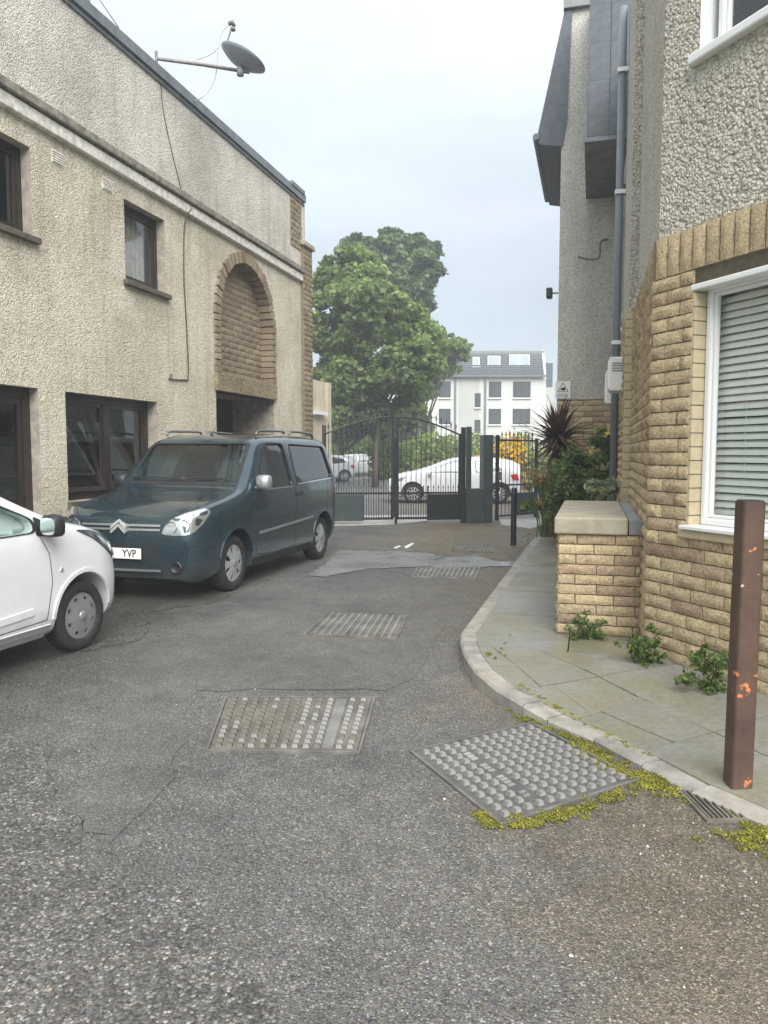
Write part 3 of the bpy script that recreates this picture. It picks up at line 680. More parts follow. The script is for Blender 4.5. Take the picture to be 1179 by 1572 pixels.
# ------------------------------------------------------------------ covers in the road
def bil(q, u, v): return q[0].lerp(q[1], u).lerp(q[3].lerp(q[2], u), v)
def cover(label, corners, kind, nu, nv, mats, group=None, band=None):
    q = [G(x, y) for x, y in corners]; ctr = sum(q, Vector()) / 4
    t = thing('access_cover', label, 'grate' if 'grate' in label else 'manhole cover', (ctr.x, ctr.y, 0), group=group)
    lu = (q[1] - q[0]).length; lv = (q[3] - q[0]).length; fu, fv = .018 / lu, .018 / lv
    mb = MB()
    for (u0, u1, v0, v1) in ((0, 1, 0, fv), (0, 1, 1 - fv, 1), (0, fu, fv, 1 - fv), (1 - fu, 1, fv, 1 - fv)):
        p = [bil(q, u, v) for u, v in ((u0, v0), (u1, v0), (u1, v1), (u0, v1))]
        mb.hexa([(a.x, a.y, -.02) for a in p] + [(a.x, a.y, .013) for a in p])
    mb.build('frame', mats[2], t)
    e = 1.35; p = [bil(q, u, v) for u, v in ((fu * e, fv * e), (1 - fu * e, fv * e), (1 - fu * e, 1 - fv * e), (fu * e, 1 - fv * e))]
    mb = MB(); mb.hexa([(a.x, a.y, -.02) for a in p] + [(a.x, a.y, .008) for a in p]); mb.build('plate', mats[0], t)
    ax = q[1] - q[0]; rz = math.atan2(ax.y, ax.x)
    if kind == 'stud':
        sx, sy = .47 * lu / nu, .45 * lv / nv; sm = MB()
        sm.hexa([(-sx / 2, -sy / 2, 0), (sx / 2, -sy / 2, 0), (sx / 2, sy / 2, 0), (-sx / 2, sy / 2, 0)] + [(-sx * .38, -sy * .36, .020), (sx * .38, -sy * .36, .019), (sx * .38, sy * .36, .019), (-sx * .38, sy * .36, .019)])
        me = [sm.mesh('tread_stud', [mats[1]]), sm.mesh('tread_stud', [mats[0]])]
        for i in range(nu):
            for j in range(nv):
                u, v = .04 + .92 * (i + .5) / nu, .04 + .92 * (j + .5) / nv
                if band and band(i, j): continue
                b = bil(q, u, v); inst('tread_stud', me[0 if mats[0] != 'iron_rusty' or random.random() < (.85 if i > nu * .5 else .2) else 1], t, (b.x, b.y, .0075), rz + (0 if kind else 0))
    else:
        for i in range(nu):
            u = .05 + .9 * (i + .5) / nu; a, b = bil(q, u, .06), bil(q, u, .94); w = ax.normalized() * (lu * .42 / nu / 1)
            mb = MB(); z1 = .018
            mb.hexa([(a - w / 2).to_tuple()[:2] + (.006,), (a + w / 2).to_tuple()[:2] + (.006,), (b + w / 2).to_tuple()[:2] + (.006,), (b - w / 2).to_tuple()[:2] + (.006,),
                     (a - w * .4).to_tuple()[:2] + (z1,), (a + w * .4).to_tuple()[:2] + (z1,), (b + w * .4).to_tuple()[:2] + (z1,), (b - w * .4).to_tuple()[:2] + (z1,)])
            mb.build('tread_bar', mats[1], t)
    return t, q
t, q = cover('large cast iron cover with raised chequer studs, moss round its edges, by the kerb', [(628, 1155), (817, 1111), (983, 1200), (770, 1271)], 'stud', 12, 12, ('iron_dark', 'iron_worn', 'iron'), band=lambda i, j: i == 3 and 1 < j < 11)
# worn lettering strip on the first cover, too worn to read
def worn_letters(t, q, v0, v1, u0, u1, words, mat, across=False):
    for (a, b) in words:
        n = max(2, int((b - a) / .035))
        for k in range(n):
            s0 = a + (b - a) * k / n; s1 = a + (b - a) * (k + .7) / n
            P = [bil(q, *((u, v) if not across else (v, u))) for u, v in ((s0, v0), (s1, v0), (s1, v1), (s0, v1))]
            mb = MB(); mb.hexa([(p.x, p.y, .007) for p in P] + [(p.x, p.y, .0105) for p in P]); mb.build('worn_letter', mat, t)
worn_letters(t, q, .285, .33, 0, 1, [(.20, .32), (.38, .50), (.55, .70), (.76, .84)], 'iron_worn', True)
t, q = cover('brownish square iron cover with small square studs and a bright lettering strip', [(345, 1071), (577, 1072), (553, 1158), (315, 1155)], 'stud', 13, 12, ('iron_rusty', 'iron_bright', 'iron'), band=lambda i, j: i == 10)
mb = MB(); P = [bil(q, u, v) for u, v in ((.745, .05), (.815, .05), (.815, .95), (.745, .95))]; mb.hexa([(p.x, p.y, .0085) for p in P] + [(p.x, p.y, .0125) for p in P]); mb.build('lettering_strip', 'iron_bright', t)
cover('slatted iron cover midway along the lane with mud across its middle', [(503, 941), (628, 945), (609, 984), (468, 976)], 'bar', 11, 1, ('iron_rusty', 'iron_bright', 'iron_rusty'))
cover('long slatted iron cover beside the puddle, its bars shining wet', [(641, 872), (738, 871.5), (730, 889), (632, 886)], 'bar', 12, 1, ('iron_rusty', 'iron_bright', 'iron_bright'))
cover('slatted iron cover beyond the puddle near the black bollard', [(700, 837), (764, 839), (760, 850), (692, 847)], 'bar', 11, 1, ('iron_rusty', 'iron', 'iron_rusty'))
cover('small mossy road gully grate beside the rusty post', [(1040, 1216), (1098, 1213), (1152, 1262), (1085, 1264)], 'bar', 8, 1, ('soil', 'iron_rusty', 'iron_rusty'))
# ------------------------------------------------------------------ building on the left
H = FL.hit
S_END = H(470, 600)[0]; S_BEG = -5.5; Z_TOP = H(250, 117)[1]; Z_TOP = (H(114, 0)[1] + H(455, 293)[1]) / 2
bl = thing('rendered_building', 'beige roughcast two storey building with bricked up arch and dark brown windows', 'building', (FL.o.x, FL.o.y, 0))
w1b = H(46, 227); w1s = H(44, 362)
w2a = H(190, 306); w2b = H(252, 337); w2z = H(192, 429)[1]; w2top = H(220, 321)[1]
lwB = (H(103, 700)[0], H(243, 700)[0]); lw_top = H(170, 609)[1]; lw_bot = H(110, 770)[1]
lwA = (H(62, 700)[0] - 2.2, H(62, 700)[0])
arA, arB = H(329, 500)[0], H(420, 500)[0]; ar_lt = (H(331, 577)[1] + H(419, 586)[1]) / 2; ar_lb = (H(331, 600)[1] + H(419, 614)[1]) / 2
ar_crown = H(372, 389)[1]; dz_top = ar_lb
holes = [(w1b[0] - 1.1, w1b[0], w1s[1], w2top), (w2a[0], w2b[0], w2z, w2top), (lwB[0], lwB[1], lw_bot, lw_top), (lwA[0], lwA[1], 0.05, lw_top), (arA, arB, ar_lt, ar_crown), (arA + .02, arB - .02, 0.0, ar_lb)]
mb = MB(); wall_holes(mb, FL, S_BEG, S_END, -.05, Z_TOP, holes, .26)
P = FL.p
for (a, b) in (((S_END, 0), (S_END, -8)), ((S_BEG, -8), (S_BEG, 0)), ((S_END, -8), (S_BEG, -8))):       # end, other end and back wall
    mb.add([P(a[0], -.05, a[1]), P(b[0], -.05, b[1]), P(b[0], Z_TOP, b[1]), P(a[0], Z_TOP, a[1])], [(0, 1, 2, 3)], 0)
mb.add([P(S_BEG, Z_TOP - .02, 0), P(S_END, Z_TOP - .02, 0), P(S_END, Z_TOP - .02, -8), P(S_BEG, Z_TOP - .02, -8)], [(0, 1, 2, 3)], 1)
# arch spandrels of render above the curve
r_o = (arB - arA) / 2; ac = (arA + arB) / 2; az = ar_crown - r_o; n = 24
arc = [(ac + r_o * math.cos(math.pi - math.pi * k / n), az + r_o * math.sin(math.pi * k / n)) for k in range(n + 1)]
for k in range(n):
    (x0, z0), (x1, z1) = arc[k], arc[k + 1]
    mb.add([P(x0, z0), P(x1, z1), P(x1, ar_crown), P(x0, ar_crown)], [(0, 1, 2, 3)], 0)
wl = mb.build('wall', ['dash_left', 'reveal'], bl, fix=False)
mb = MB(); mb.fbox(FL, S_BEG, S_END - .02, (H(100, 184.5)[1] + H(400, 375)[1]) / 2 - .01, Z_TOP - .03, -.02, .006); mb.build('upper_wall', 'dash_upper', bl)
# parapet flashing and cornice
mb = MB(); mb.fbox(FL, S_BEG, S_END - .1, Z_TOP - .10, Z_TOP + .04, -.3, .07); mb.fbox(FL, S_BEG, S_END - .1, Z_TOP - .16, Z_TOP - .105, -.02, .035); mb.build('flashing', 'flashing', bl)
cz0 = (H(100, 220)[1] + H(400, 397)[1]) / 2; cz1 = (H(100, 184.5)[1] + H(400, 375)[1]) / 2
mb = MB(); k = S_BEG
while k < S_END - .35:
    k2 = min(k + random.uniform(.9, 1.5), S_END - .3); j = random.uniform(-.006, .006)
    mb.fbox(FL, k, k2 - .006, cz0 + j, cz0 + (cz1 - cz0) * .55 + j, -.02, .075); k = k2
cn = mb.build('cornice', 'cornice_paint', bl); bevelled(cn, .012)
mb = MB(); mb.fbox(FL, S_BEG, S_END - .3, cz0 + (cz1 - cz0) * .6, cz1, -.02, .12); mb.fbox(FL, S_BEG, S_END - .3, cz0 + (cz1 - cz0) * .5, cz0 + (cz1 - cz0) * .62, -.02, .05); bevelled(mb.build('cornice_ledge', 'cornice_dirt', cn), .015)
# windows
window(FL, *holes[0][:2], *holes[0][2:], .13, .07, bl, sill=(.06, .07, .07), curtain=[(holes[0][0], holes[0][1] - .35)])
window(FL, *holes[1][:2], *holes[1][2:], .13, .075, bl, sill=(.06, .07, .07), curtain=[(w2a[0] + .05, w2b[0] - .1)])
mB = (lwB[0] + lwB[1]) / 2
wB = window(FL, lwB[0], lwB[1], lw_bot, lw_top, .16, .09, bl, mull=(mB,), sill=(.02, .09, .06), room=1.2)
# tilted open casements with pale reveal behind
for (a, b) in ((lwB[0] + .1, mB - .06), (mB + .06, lwB[1] - .1)):
    mb = MB(); t = .055
    def tp(s, z, w): return FL.p(s, z, w + -.40 * (z - lw_bot - .1) / (lw_top - lw_bot))
    def tb(s0, s1, z0, z1):
        w0, w1_ = -.17, -.12
        mb.hexa([tp(s0, z0, w1_), tp(s1, z0, w1_), tp(s1, z0, w0), tp(s0, z0, w0), tp(s0, z1, w1_), tp(s1, z1, w1_), tp(s1, z1, w0), tp(s0, z1, w0)])
    z0, z1 = lw_bot + .10, lw_top - .10
    tb(a, a + t, z0, z1); tb(b - t, b, z0, z1); tb(a + t, b - t, z0, z0 + t); tb(a + t, b - t, z1 - t, z1)
    s_ = mb.build('open_casement', 'brown_frame', wB)
    mb = MB(); mb.add([tp(a + t, z0 + t, -.145), tp(b - t, z0 + t, -.145), tp(b - t, z1 - t, -.145), tp(a + t, z1 - t, -.145)], [(0, 1, 2, 3)]); mb.build('pane', 'glass', wB, fix=False)
window(FL, lwA[0], lwA[1], .05, lw_top, .12, .12, bl, mull=(lwA[1] - 1.1,), room=1.2)
# bricked arch
back = -.22
mb = MB(); pts = [(arA, ar_lt), (arB, ar_lt)] + arc[::-1]; mb.add([P(a, z, back - .004) for a, z in pts], [tuple(range(len(pts)))]); mb.build('arch_backing', 'mortar', bl, fix=False)
specs = []
for s in brick_specs(FL, arA + .12, arB - .12, ar_lt, ar_crown, .108, .34, w=back):
    fr, a, z, L, h, w = s; zz = z + h
    if zz > az:
        hw = math.sqrt(max(0, (r_o - .04) ** 2 - (zz - az) ** 2)); lo, hi = max(a - L / 2, ac - hw), min(a + L / 2, ac + hw)
        if hi - lo < .05: continue
        s = (fr, (lo + hi) / 2, z, hi - lo, h, w)
    specs.append(s)
ring = MB()
emit_bricks(specs, bl, 'stone_dull')
n = 25
for k in range(n):                                      # voussoirs of the ring, proud of the wall and lining the reveal
    a0, a1 = math.pi * k / n + .012, math.pi * (k + 1) / n - .012; ri, ro = r_o - .17 + random.uniform(-.01, .01), r_o + .03 + random.uniform(-.012, .012); wq = .045 + random.uniform(-.012, .012)
    q = [(ac + r * math.cos(a), az + r * math.sin(a)) for a, r in ((a0, ri), (a1, ri), (a1, ro), (a0, ro))]
    mb = MB(); mb.hexa([P(*q[0], back), P(*q[1], back), P(*q[1], wq), P(*q[0], wq), P(*q[3], back), P(*q[2], back), P(*q[2], wq), P(*q[3], wq)]); mb.build('voussoir', 'stone_dull', bl)
z = ar_lt + .004
while z < az - .05:                                     # jamb blocks below the spring
    for sd in (0, 1):
        a = arA - .03 if sd == 0 else arB - .17; wq = .045 + random.uniform(-.012, .012); b_ = a + .2
        mb = MB(); mb.fbox(FL, a + random.uniform(0, .01), b_, z, z + .098, back, wq); bevelled(mb.build('jamb_block', 'stone_dull', bl), .012)
    z += .108
mb = MB(); mb.fbox(FL, arA - .03, arB + .03, ar_lb, ar_lt, -.25, .06); bevelled(mb.build('lintel', 'dash_lintel', bl), .015)
# doorway under the lintel: recess with a dark door and notices
mb = MB(); da, db = arA + .02, arB - .02; i = -.9
mb.add([P(da, 0, -.26), P(da, ar_lb, -.26), P(da, ar_lb, i), P(da, 0, i)], [(0, 1, 2, 3)]); mb.add([P(db, 0, -.26), P(db, ar_lb, -.26), P(db, ar_lb, i), P(db, 0, i)], [(0, 1, 2, 3)]); mb.add([P(da, ar_lb, -.26), P(db, ar_lb, -.26), P(db, ar_lb, i), P(da, ar_lb, i)], [(0, 1, 2, 3)])
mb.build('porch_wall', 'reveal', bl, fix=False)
mb = MB(); mb.fbox(FL, da, db, 0, ar_lb, i - .06, i); dr = mb.build('door', 'brown_frame', bl)
mb = MB(); mb.fbox(FL, da + .1, da + .45, 1.72, 1.98, i + .004, i + .03); mb.build('orange_notice', 'orange_box', dr)
mb = MB(); mb.fbox(FL, da + .1, da + .45, 2.0, 2.16, i + .004, i + .03); mb.build('blue_notice', 'blue_box', dr)
# brick pier closing the far end of the facade
s0, s1 = S_END - .28, S_END + .27; zp = H(470, 383)[1]; FLP = Frame(P(0, 0, .05)[:2], d2)
mb = MB(); mb.fbox(FL, s0, s1, -.05, zp, -.4, .05); mb.build('pier', 'mortar', bl)
FE = Frame(FL.p(s1, 0, .05)[:2], -Vector(FL.n))
sp_ = brick_specs(FLP, s0, s1, .02, zp, .108, .30, w=.002); emit_bricks(sp_, bl, 'stone_dull')
mb = MB(); mb.fbox(FL, s0 - .06, s1 + .06, zp, zp + .1, -.46, .12); bevelled(mb.build('pier_cap', 'cap_stone', bl), .015)
sa, sb = H(445, 340)[0], H(461, 340)[0]; zc = zp + .12
mb = MB(); mb.fbox(FL, sa, sb, zc - .25, Z_TOP + .02, -.4, .012); mb.build('upper_pier', 'mortar', bl); emit_bricks(brick_specs(FL, sa, sb, zc - .25, Z_TOP, .108, .26, w=.014), bl, 'stone_dull')
mb = MB(); mb.fbox(FL, sa - .05, sb + .06, Z_TOP + .022, Z_TOP + .10, -.46, .09); mb.build('upper_pier_cap', 'flashing', bl)
# louvred vents
for (x, y) in ((88, 243), (164, 284)):
    a, z = H(x, y); mb = MB(); mb.fbox(FL, a - .11, a + .11, z - .08, z + .08, 0, .006)
    v = mb.build('vent', 'cornice_paint', bl)
    for k in range(5): mb = MB(); zz = z - .06 + k * .028; mb.fbox(FL, a - .095, a + .095, zz, zz + .014, .006, .02); mb.build('louvre', 'cornice_paint', v)
# cables clipped to the facade
def wallpath(pts, w=.012): return [P(*H(x, y), w) for x, y in pts]
def smooth_path(p, k=6):
    p = [Vector(q) for q in p]; o = []
    for i in range(len(p) - 1):
        a, b, c, d = p[max(i - 1, 0)], p[i], p[i + 1], p[min(i + 2, len(p) - 1)]
        for j in range(k):
            t = j / k; o.append(.5 * ((2 * b) + (c - a) * t + (2 * a - 5 * b + 4 * c - d) * t * t + (3 * b - a - 3 * c + d) * t ** 3))
    return o + [p[-1]]
mb = MB(); mb.tube(smooth_path(wallpath([(245, 112), (249, 165), (262, 230), (279, 300), (281, 322)]), 4), .007, 6); mb.tube(smooth_path([P(*H(281, 322), .14), P(*H(282, 345), .02), P(*H(281, 420), .014), P(*H(285, 500), .014), P(*H(288, 575), .014), P(*H(281, 583), .014), P(*H(262, 582), .02)], 5), .011, 6); mb.tube(smooth_path(wallpath([(262, 575), (259, 583)]), 2), .02, 6)
tag(mb.build('wall_cable', 'cable', None, smooth=True), 'thin dark cable running down the beige roughcast wall from the parapet', 'cable')

# satellite dish on its arm
sd, zd = H(240, 92); base = Vector(P(sd, Z_TOP + .02, .02))
dc = P(*H(372, 100), 0)
Yd = base.y + .15; tip = atY(383, 111, Yd); b0 = atY(240, 90, base.y)
dt = thing('satellite_dish', 'grey satellite dish pointing skyward on a rusty arm above the parapet', 'satellite dish', (b0.x, b0.y, b0.z))
mb = MB(); mb.tube([b0 - Vector((0, 0, .25)), b0, b0.lerp(tip, .5) + Vector((0, 0, .01)), tip], .024, 8); mb.tube([b0 - Vector((0, 0, .3)), b0 + Vector((0, 0, .10))], .02, 8); mb.build('arm', 'steel_dull', dt, smooth=True)
ctr = atY(372, 82, Yd); ax = Vector((.32, -.25, 1)).normalized()                      # dish axis
e1 = (atY(407, 105, Yd) - atY(340, 72, Yd)); Rd = e1.length / 2; ex = e1.normalized(); vv_ = (tip - Vector((0, 0, EYE))).normalized(); pp_ = vv_.cross(ex).normalized(); pp_ = pp_ if pp_.z > 0 else -pp_; az_ = pp_ * .90 + vv_ * .42; az_ = (az_ - ex * az_.dot(ex)).normalized(); ey = az_.cross(ex)
ctr = (atY(407, 105, Yd) + atY(340, 72, Yd)) / 2
mb = MB(); NR, NA = 8, 36
for i in range(NR + 1):
    for j in range(NA):
        r = Rd * i / NR; a = 2 * math.pi * j / NA; q = ctr + ex * r * math.cos(a) + ey * r * .9 * math.sin(a) + az_ * (.20 * (r / Rd) ** 2 - .20) * Rd * 1.9
        mb.v.append(tuple(q))
for i in range(NR):
    for j in range(NA): mb.f.append((i * NA + j, i * NA + (j + 1) % NA, (i + 1) * NA + (j + 1) % NA, (i + 1) * NA + j)); mb.m.append(0)
ds = mb.build('dish', 'dish_grey', dt, smooth=True, fix=False); so_ = ds.modifiers.new('t', 'SOLIDIFY'); so_.thickness = .015
low = ctr - az_ * .30 * Rd
mb = MB(); mb.tube([low, Vector((low.x, low.y, tip.z - .03))], .035, 10); mb.tube([Vector((low.x, low.y, tip.z + .05)), Vector((low.x, low.y, tip.z - .05))], .05, 10); mb.build('mount', 'dish_grey', dt, smooth=True)
l0 = atY(349, 64, Yd); l1 = atY(355, 44, Yd); mb = MB(); mb.tube([ctr - ex * Rd * .95, l0, l1], .013, 8); mb.build('feed_arm', 'steel_dull', dt, smooth=True)
mb = MB(); mb.tube([atY(351, 37, Yd), atY(357, 34, Yd), atY(359, 40, Yd)], [.03, .035, .03], 10); mb.tube([atY(357, 42, Yd), atY(359, 47, Yd)], .03, 10); mb.build('receiver', 'steel_dull', dt, smooth=True)
mb = MB(); mb.tube(smooth_path([atY(352, 37, Yd), atY(342, 48, Yd), atY(337, 62, Yd), atY(334, 75, Yd), atY(318, 86, Yd), atY(300, 92, Yd), b0.lerp(tip, .35)], 5), .007, 6); mb.tube(smooth_path([atY(335, 78, Yd), atY(333, 98, Yd), atY(330, 120, Yd), atY(320, 140, Yd), atY(305, 153, Yd), Vector(P(*H(292, 155), .08))], 5), .007, 6); mb.build('feed_cable', 'cable_pale', dt, smooth=True)
# stub of another aerial on the parapet
a0 = Vector(P(H(150, 18)[0], Z_TOP, -.12)); mb = MB(); mb.tube([a0, a0 + Vector((0, 0, .5))], .016, 8); mb.tube([a0 + Vector((0, 0, .42)), a0 + Vector((.16, .1, .2)), a0 + Vector((.3, .2, .0))], .006, 6)
tag(mb.build('aerial_mast', 'steel_dull', None, smooth=True), 'short thin aerial mast standing on the dark parapet edge', 'aerial')
# low cream wall beyond the building end
FW = Frame(FL.p(S_END + 1.1, 0, -.35)[:2], d2)
gw = thing('garden_wall', 'low cream wall with a white ledge beyond the end of the roughcast building', 'wall', (*FW.o, 0))
hw_ = FW.hit(484, 583)[1]
mb = MB(); mb.fbox(FW, 0, 1.15, -.05, hw_, -.3, .0); mb.build('wall', 'cream_wall', gw)
mb = MB(); mb.fbox(FW, 1.15, 1.4, -.05, hw_, -.3, .07); mb.build('end_post', 'cream_wall', gw)
mb = MB(); mb.fbox(FW, .2, 1.0, FW.hit(487, 637)[1], FW.hit(487, 632)[1], .0, .12); mb.build('ledge', 'white_pvc', gw)
mb = MB(); mb.fbox(FW, .9, 1.14, 0, FW.hit(490, 652)[1], .002, .02); mb.build('door', 'brown_frame', gw)
# ------------------------------------------------------------------ flats on the right: canted wall with window, side facade, tower
br = thing('apartment_block', 'grey roughcast flats with golden stone base, white window and drawn blind', 'building', (CORNER.x, CORNER.y, 0))
bt_z = F1.hit(1010, 371)[1]                                   # top of the stonework
Hr = F1.hit
wa = Hr(1068, 600)[0]; wb_ = wa + 1.5; w_top = Hr(1075, 436)[1]; w_bot = Hr(1062, 812)[1]
sol_z = Hr(1040, 424)[1]
ua = Hr(1074, 80)[0]; u_bot = Hr(1069, 93)[1]; ub = ua + 1.3; u_top = u_bot + 1.25
TOP = 7.2
mb = MB(); h1 = [(wa, wb_, w_bot, w_top), (ua, ub, u_bot, u_top)]
wall_holes(mb, F1, 0, 4.5, -.05, TOP, h1, .16, 0, 2)
P1 = F1.p
RET = 7.67 * 0 + (-(F2.hit(973, 700)[0]))                      # length of the first facade panel
RET2 = RET + 2.0; ENDF = 13.5; W2 = .085
for (a, b, w) in ((-RET, 0, 0), (-RET2, -RET, W2), (-ENDF, -RET2, -.05)):
    mb.add([F2.p(a, -.05, w), F2.p(b, -.05, w), F2.p(b, TOP, w), F2.p(a, TOP, w)], [(0, 1, 2, 3)], 0)
mb.add([F2.p(-RET, -.05, W2), F2.p(-RET, -.05, 0), F2.p(-RET, TOP, 0), F2.p(-RET, TOP, W2)], [(0, 1, 2, 3)], 0)
mb.add([F2.p(-RET2, -.05, -.05), F2.p(-RET2, -.05, W2), F2.p(-RET2, TOP, W2), F2.p(-RET2, TOP, -.05)], [(0, 1, 2, 3)], 0)
f1e = P1(4.5, 0); fe = F2.p(-ENDF, 0); far_r = (fe[0] + 9 * r2.x, fe[1] + 9 * r2.y); near_r = (f1e[0] + 7, f1e[1] + 1.5)
for a, b in ((f1e, near_r), (near_r, far_r), (far_r, fe)):
    mb.add([(a[0], a[1], -.05), (b[0], b[1], -.05), (b[0], b[1], TOP), (a[0], a[1], TOP)], [(0, 1, 2, 3)], 0)
mb.add([(*P1(0, 0)[:2], TOP), (*f1e[:2], TOP), (*near_r, TOP), (*far_r, TOP), (*fe[:2], TOP)], [(0, 1, 2, 3, 4)], 0)
mb.build('wall', ['dash_right', 'sawn_stone', 'white_pvc'], br, fix=False)
# stone skins, bricks as their own pieces
mb = MB(); wall_holes(mb, F1, -.02, 4.5, -.05, bt_z, [(wa, wb_, w_bot - .0, w_top)], .10, 0, 1, w=.03)
mb.add([F2.p(-RET, -.05, .02), F2.p(0, -.05, .02), F2.p(0, bt_z, .02), F2.p(-RET, bt_z, .02)], [(0, 1, 2, 3)], 0)
mb.add([F2.p(-RET, bt_z, .02), F2.p(0, bt_z, .02), F2.p(0, bt_z, 0), F2.p(-RET, bt_z, 0)], [(0, 1, 2, 3)], 1)
mb.add([F1.p(0, bt_z, .03), F1.p(4.5, bt_z, .03), F1.p(4.5, bt_z, 0), F1.p(0, bt_z, 0)], [(0, 1, 2, 3)], 1)
mb.build('stone_backing', ['mortar', 'sawn_stone'], br, fix=False)
CO = .092; z0 = PAVE - .02; nco = int((sol_z - z0) / CO); CO = (sol_z - z0) / nco
VIS = 1.75
sp1 = brick_specs(F1, -.014, VIS, z0, sol_z, CO, .295, holes=[(wa, wb_, w_bot - .05, sol_z + 1)], w=.034)
sp2 = brick_specs(F2, -RET + .005, .010, z0, bt_z - .01, CO, .295, w=.024)
sold = []
k = .02
while k < 1.75:
    sold.append((k, .105)); k += .118
emit_bricks(sp1 + sp2[:], br, 'stone', 286)
for (a, w_) in sold:
    me = random.choice(BR['stone']); o = link('soldier_brick', me, br); c0 = Vector(F1.p(a + w_ / 2, (sol_z + bt_z) / 2, .034)) - offset(br)
    Lz = bt_z - sol_z - .01; m4 = Matrix.Translation(c0) @ Matrix.Rotation(F1.rot(), 4, 'Z') @ Matrix.Rotation(math.pi / 2, 4, 'Y') @ Matrix.Translation((0, 0, -w_ / 2)) @ Matrix.Diagonal((Lz, 1.0, w_, 1))
    o.matrix_local = m4
# smooth reveal blocks beside the window
z = w_bot
while z < w_top - .01:
    h = min(CO, w_top - z); mb = MB(); mb.fbox(F1, wa - .012, wa + .012, z + .004, z + h - .004, -.07, .040); mb.build('reveal_block', 'sawn_stone', br); z += CO
mb = MB(); mb.fbox(F1, wa - .05, wb_ + .05, w_top, sol_z - .004, -.06, .03); mb.build('window_lintel', 'sill_dark', br)
# the big window: white frame, blind drawn behind the glass
i1 = -.055
def pvc_window(a, b, c, d, i1, name='window', fw=.05, sill=True):
    mb = MB(); i0 = i1 - .07
    mb.fbox(F1, a, a + fw, c, d, i0, i1); mb.fbox(F1, b - fw, b, c, d, i0, i1); mb.fbox(F1, a + fw, b - fw, d - fw, d, i0, i1); mb.fbox(F1, a + fw, b - fw, c, c + fw, i0, i1)
    w = bevelled(mb.build(name, 'white_pvc', br), .012)
    mb = MB(); e = fw * .5; q0, q1 = i0 + .01, i1 - .02
    mb.fbox(F1, a + fw, a + fw + e, c + fw, d - fw, q0, q1); mb.fbox(F1, b - fw - e, b - fw, c + fw, d - fw, q0, q1); mb.fbox(F1, a + fw + e, b - fw - e, d - fw - e, d - fw, q0, q1); mb.fbox(F1, a + fw + e, b - fw - e, c + fw, c + fw + e, q0, q1)
    bevelled(mb.build('sash', 'white_pvc', w), .008)
    mb = MB(); mb.add([F1.p(*q, q0 + .013) for q in ((a + fw + e * .9, c + fw + e * .9), (b - fw - e * .9, c + fw + e * .9), (b - fw - e * .9, d - fw - e * .9), (a + fw + e * .9, d - fw - e * .9))], [(0, 1, 2, 3)]); mb.build('pane', 'glass', w, fix=False)
    return w, q0
w, q0 = pvc_window(wa + .016, wb_, w_bot + .03, w_top - .012, i1)
mb = MB(); mb.fbox(F1, wa - .02, wb_, w_bot + .002, w_bot + .03, -.12, .10); bevelled(mb.build('inner_sill', 'white_pvc', w), .006)
mb = MB(); mb.fbox(F1, wa - .06, wb_ + .06, w_bot - .06, w_bot, -.02, .075); bevelled(mb.build('stone_sill', 'sawn_stone', w), .012)
mb = MB(); mb.fbox(F1, wa - .025, wb_, w_top - .045, w_top - .004, i1 + .003, .05); bevelled(mb.build('head_trim', 'white_pvc', w), .008)
zb0, zb1 = w_bot + .10, w_top - .085; nsl = 29; bw = q0 - .05
sm = MB(); La = wb_ - wa - .06; h_ = .046
sm.add([(-La / 2, -.010, -h_ * .48), (La / 2, -.010, -h_ * .48), (La / 2, -.006, 0), (-La / 2, -.006, 0), (La / 2, .010, h_ * .48), (-La / 2, .010, h_ * .48)], [(0, 1, 2, 3), (3, 2, 4, 5)])
slat = sm.mesh('blind_slat', ['blind_white'], smooth=True)
for k in range(nsl):
    o = inst('blind_slat', slat, w, F1.p((wa + wb_) / 2 + .015, zb0 + (zb1 - zb0) * (k + .5) / nsl, bw), F1.rot()); o.rotation_euler.rotate_axis('Y', random.uniform(-.003, .003))
mb = MB()
for t_ in (.12, .5, .9): a = wa + .12 + La * t_; mb.tube([F1.p(a, zb0, bw + .014), F1.p(a, zb1, bw + .014)], .0015, 5)
mb.build('blind_cord', 'blind_white', w)
mb = MB(); mb.fbox(F1, wa - .1, wb_ + .1, w_bot - .1, w_top + .1, q0 - .9, q0 - .88); mb.build('room', 'interior', w)
w, q0 = pvc_window(ua + .06, ub, u_bot + .03, u_top, -.09)
mb = MB(); mb.fbox(F1, ua - .05, ub + .05, u_bot - .035, u_bot + .03, -.16, .06); bevelled(mb.build('sill', 'white_pvc', w), .012)
mb = MB(); mb.fbox(F1, ua - .1, ub + .1, u_bot - .1, u_top + .1, -.9, -.88); mb.build('room', 'interior', w)
# stone skin on the projecting return
FR = Frame(F2.p(-RET, 0, W2 + .03)[:2], r2)                   # faces the camera down the lane
k = z0
while k < bt_z - .02:
    mb = MB(); mb.fbox(FR, .002, .112, k + .004, min(k + CO, bt_z) - .004, -.16, .012); mb.build('quoin', 'sawn_stone', br); k += CO
emit_bricks(brick_specs(F2, -RET2, -RET - .16, z0, bt_z, CO, .295, w=W2 + .004), br, 'stone', 0)
# windows down the receding facade
for (a, zz) in ((-RET2 - .9, 1.35), (-RET2 - .9, 3.55), (-RET2 - .9, 5.6), (-RET2 - 2.6, 1.35), (-RET2 - 2.6, 3.55), (-RET2 - 2.6, 5.6)):
    mb = MB(); mb.fbox(F2, a - .5, a + .5, zz, zz + 1.15, -.048, -.01); wq = mb.build('window', 'white_pvc', br)
    mb = MB(); mb.fbox(F2, a - .43, a + .43, zz + .07, zz + 1.08, -.009, -.004); mb.build('pane', 'glass_far', wq)
    mb = MB(); mb.fbox(F2, a - .56, a + .56, zz - .06, zz, -.048, .07); mb.build('sill', 'white_pvc', wq)
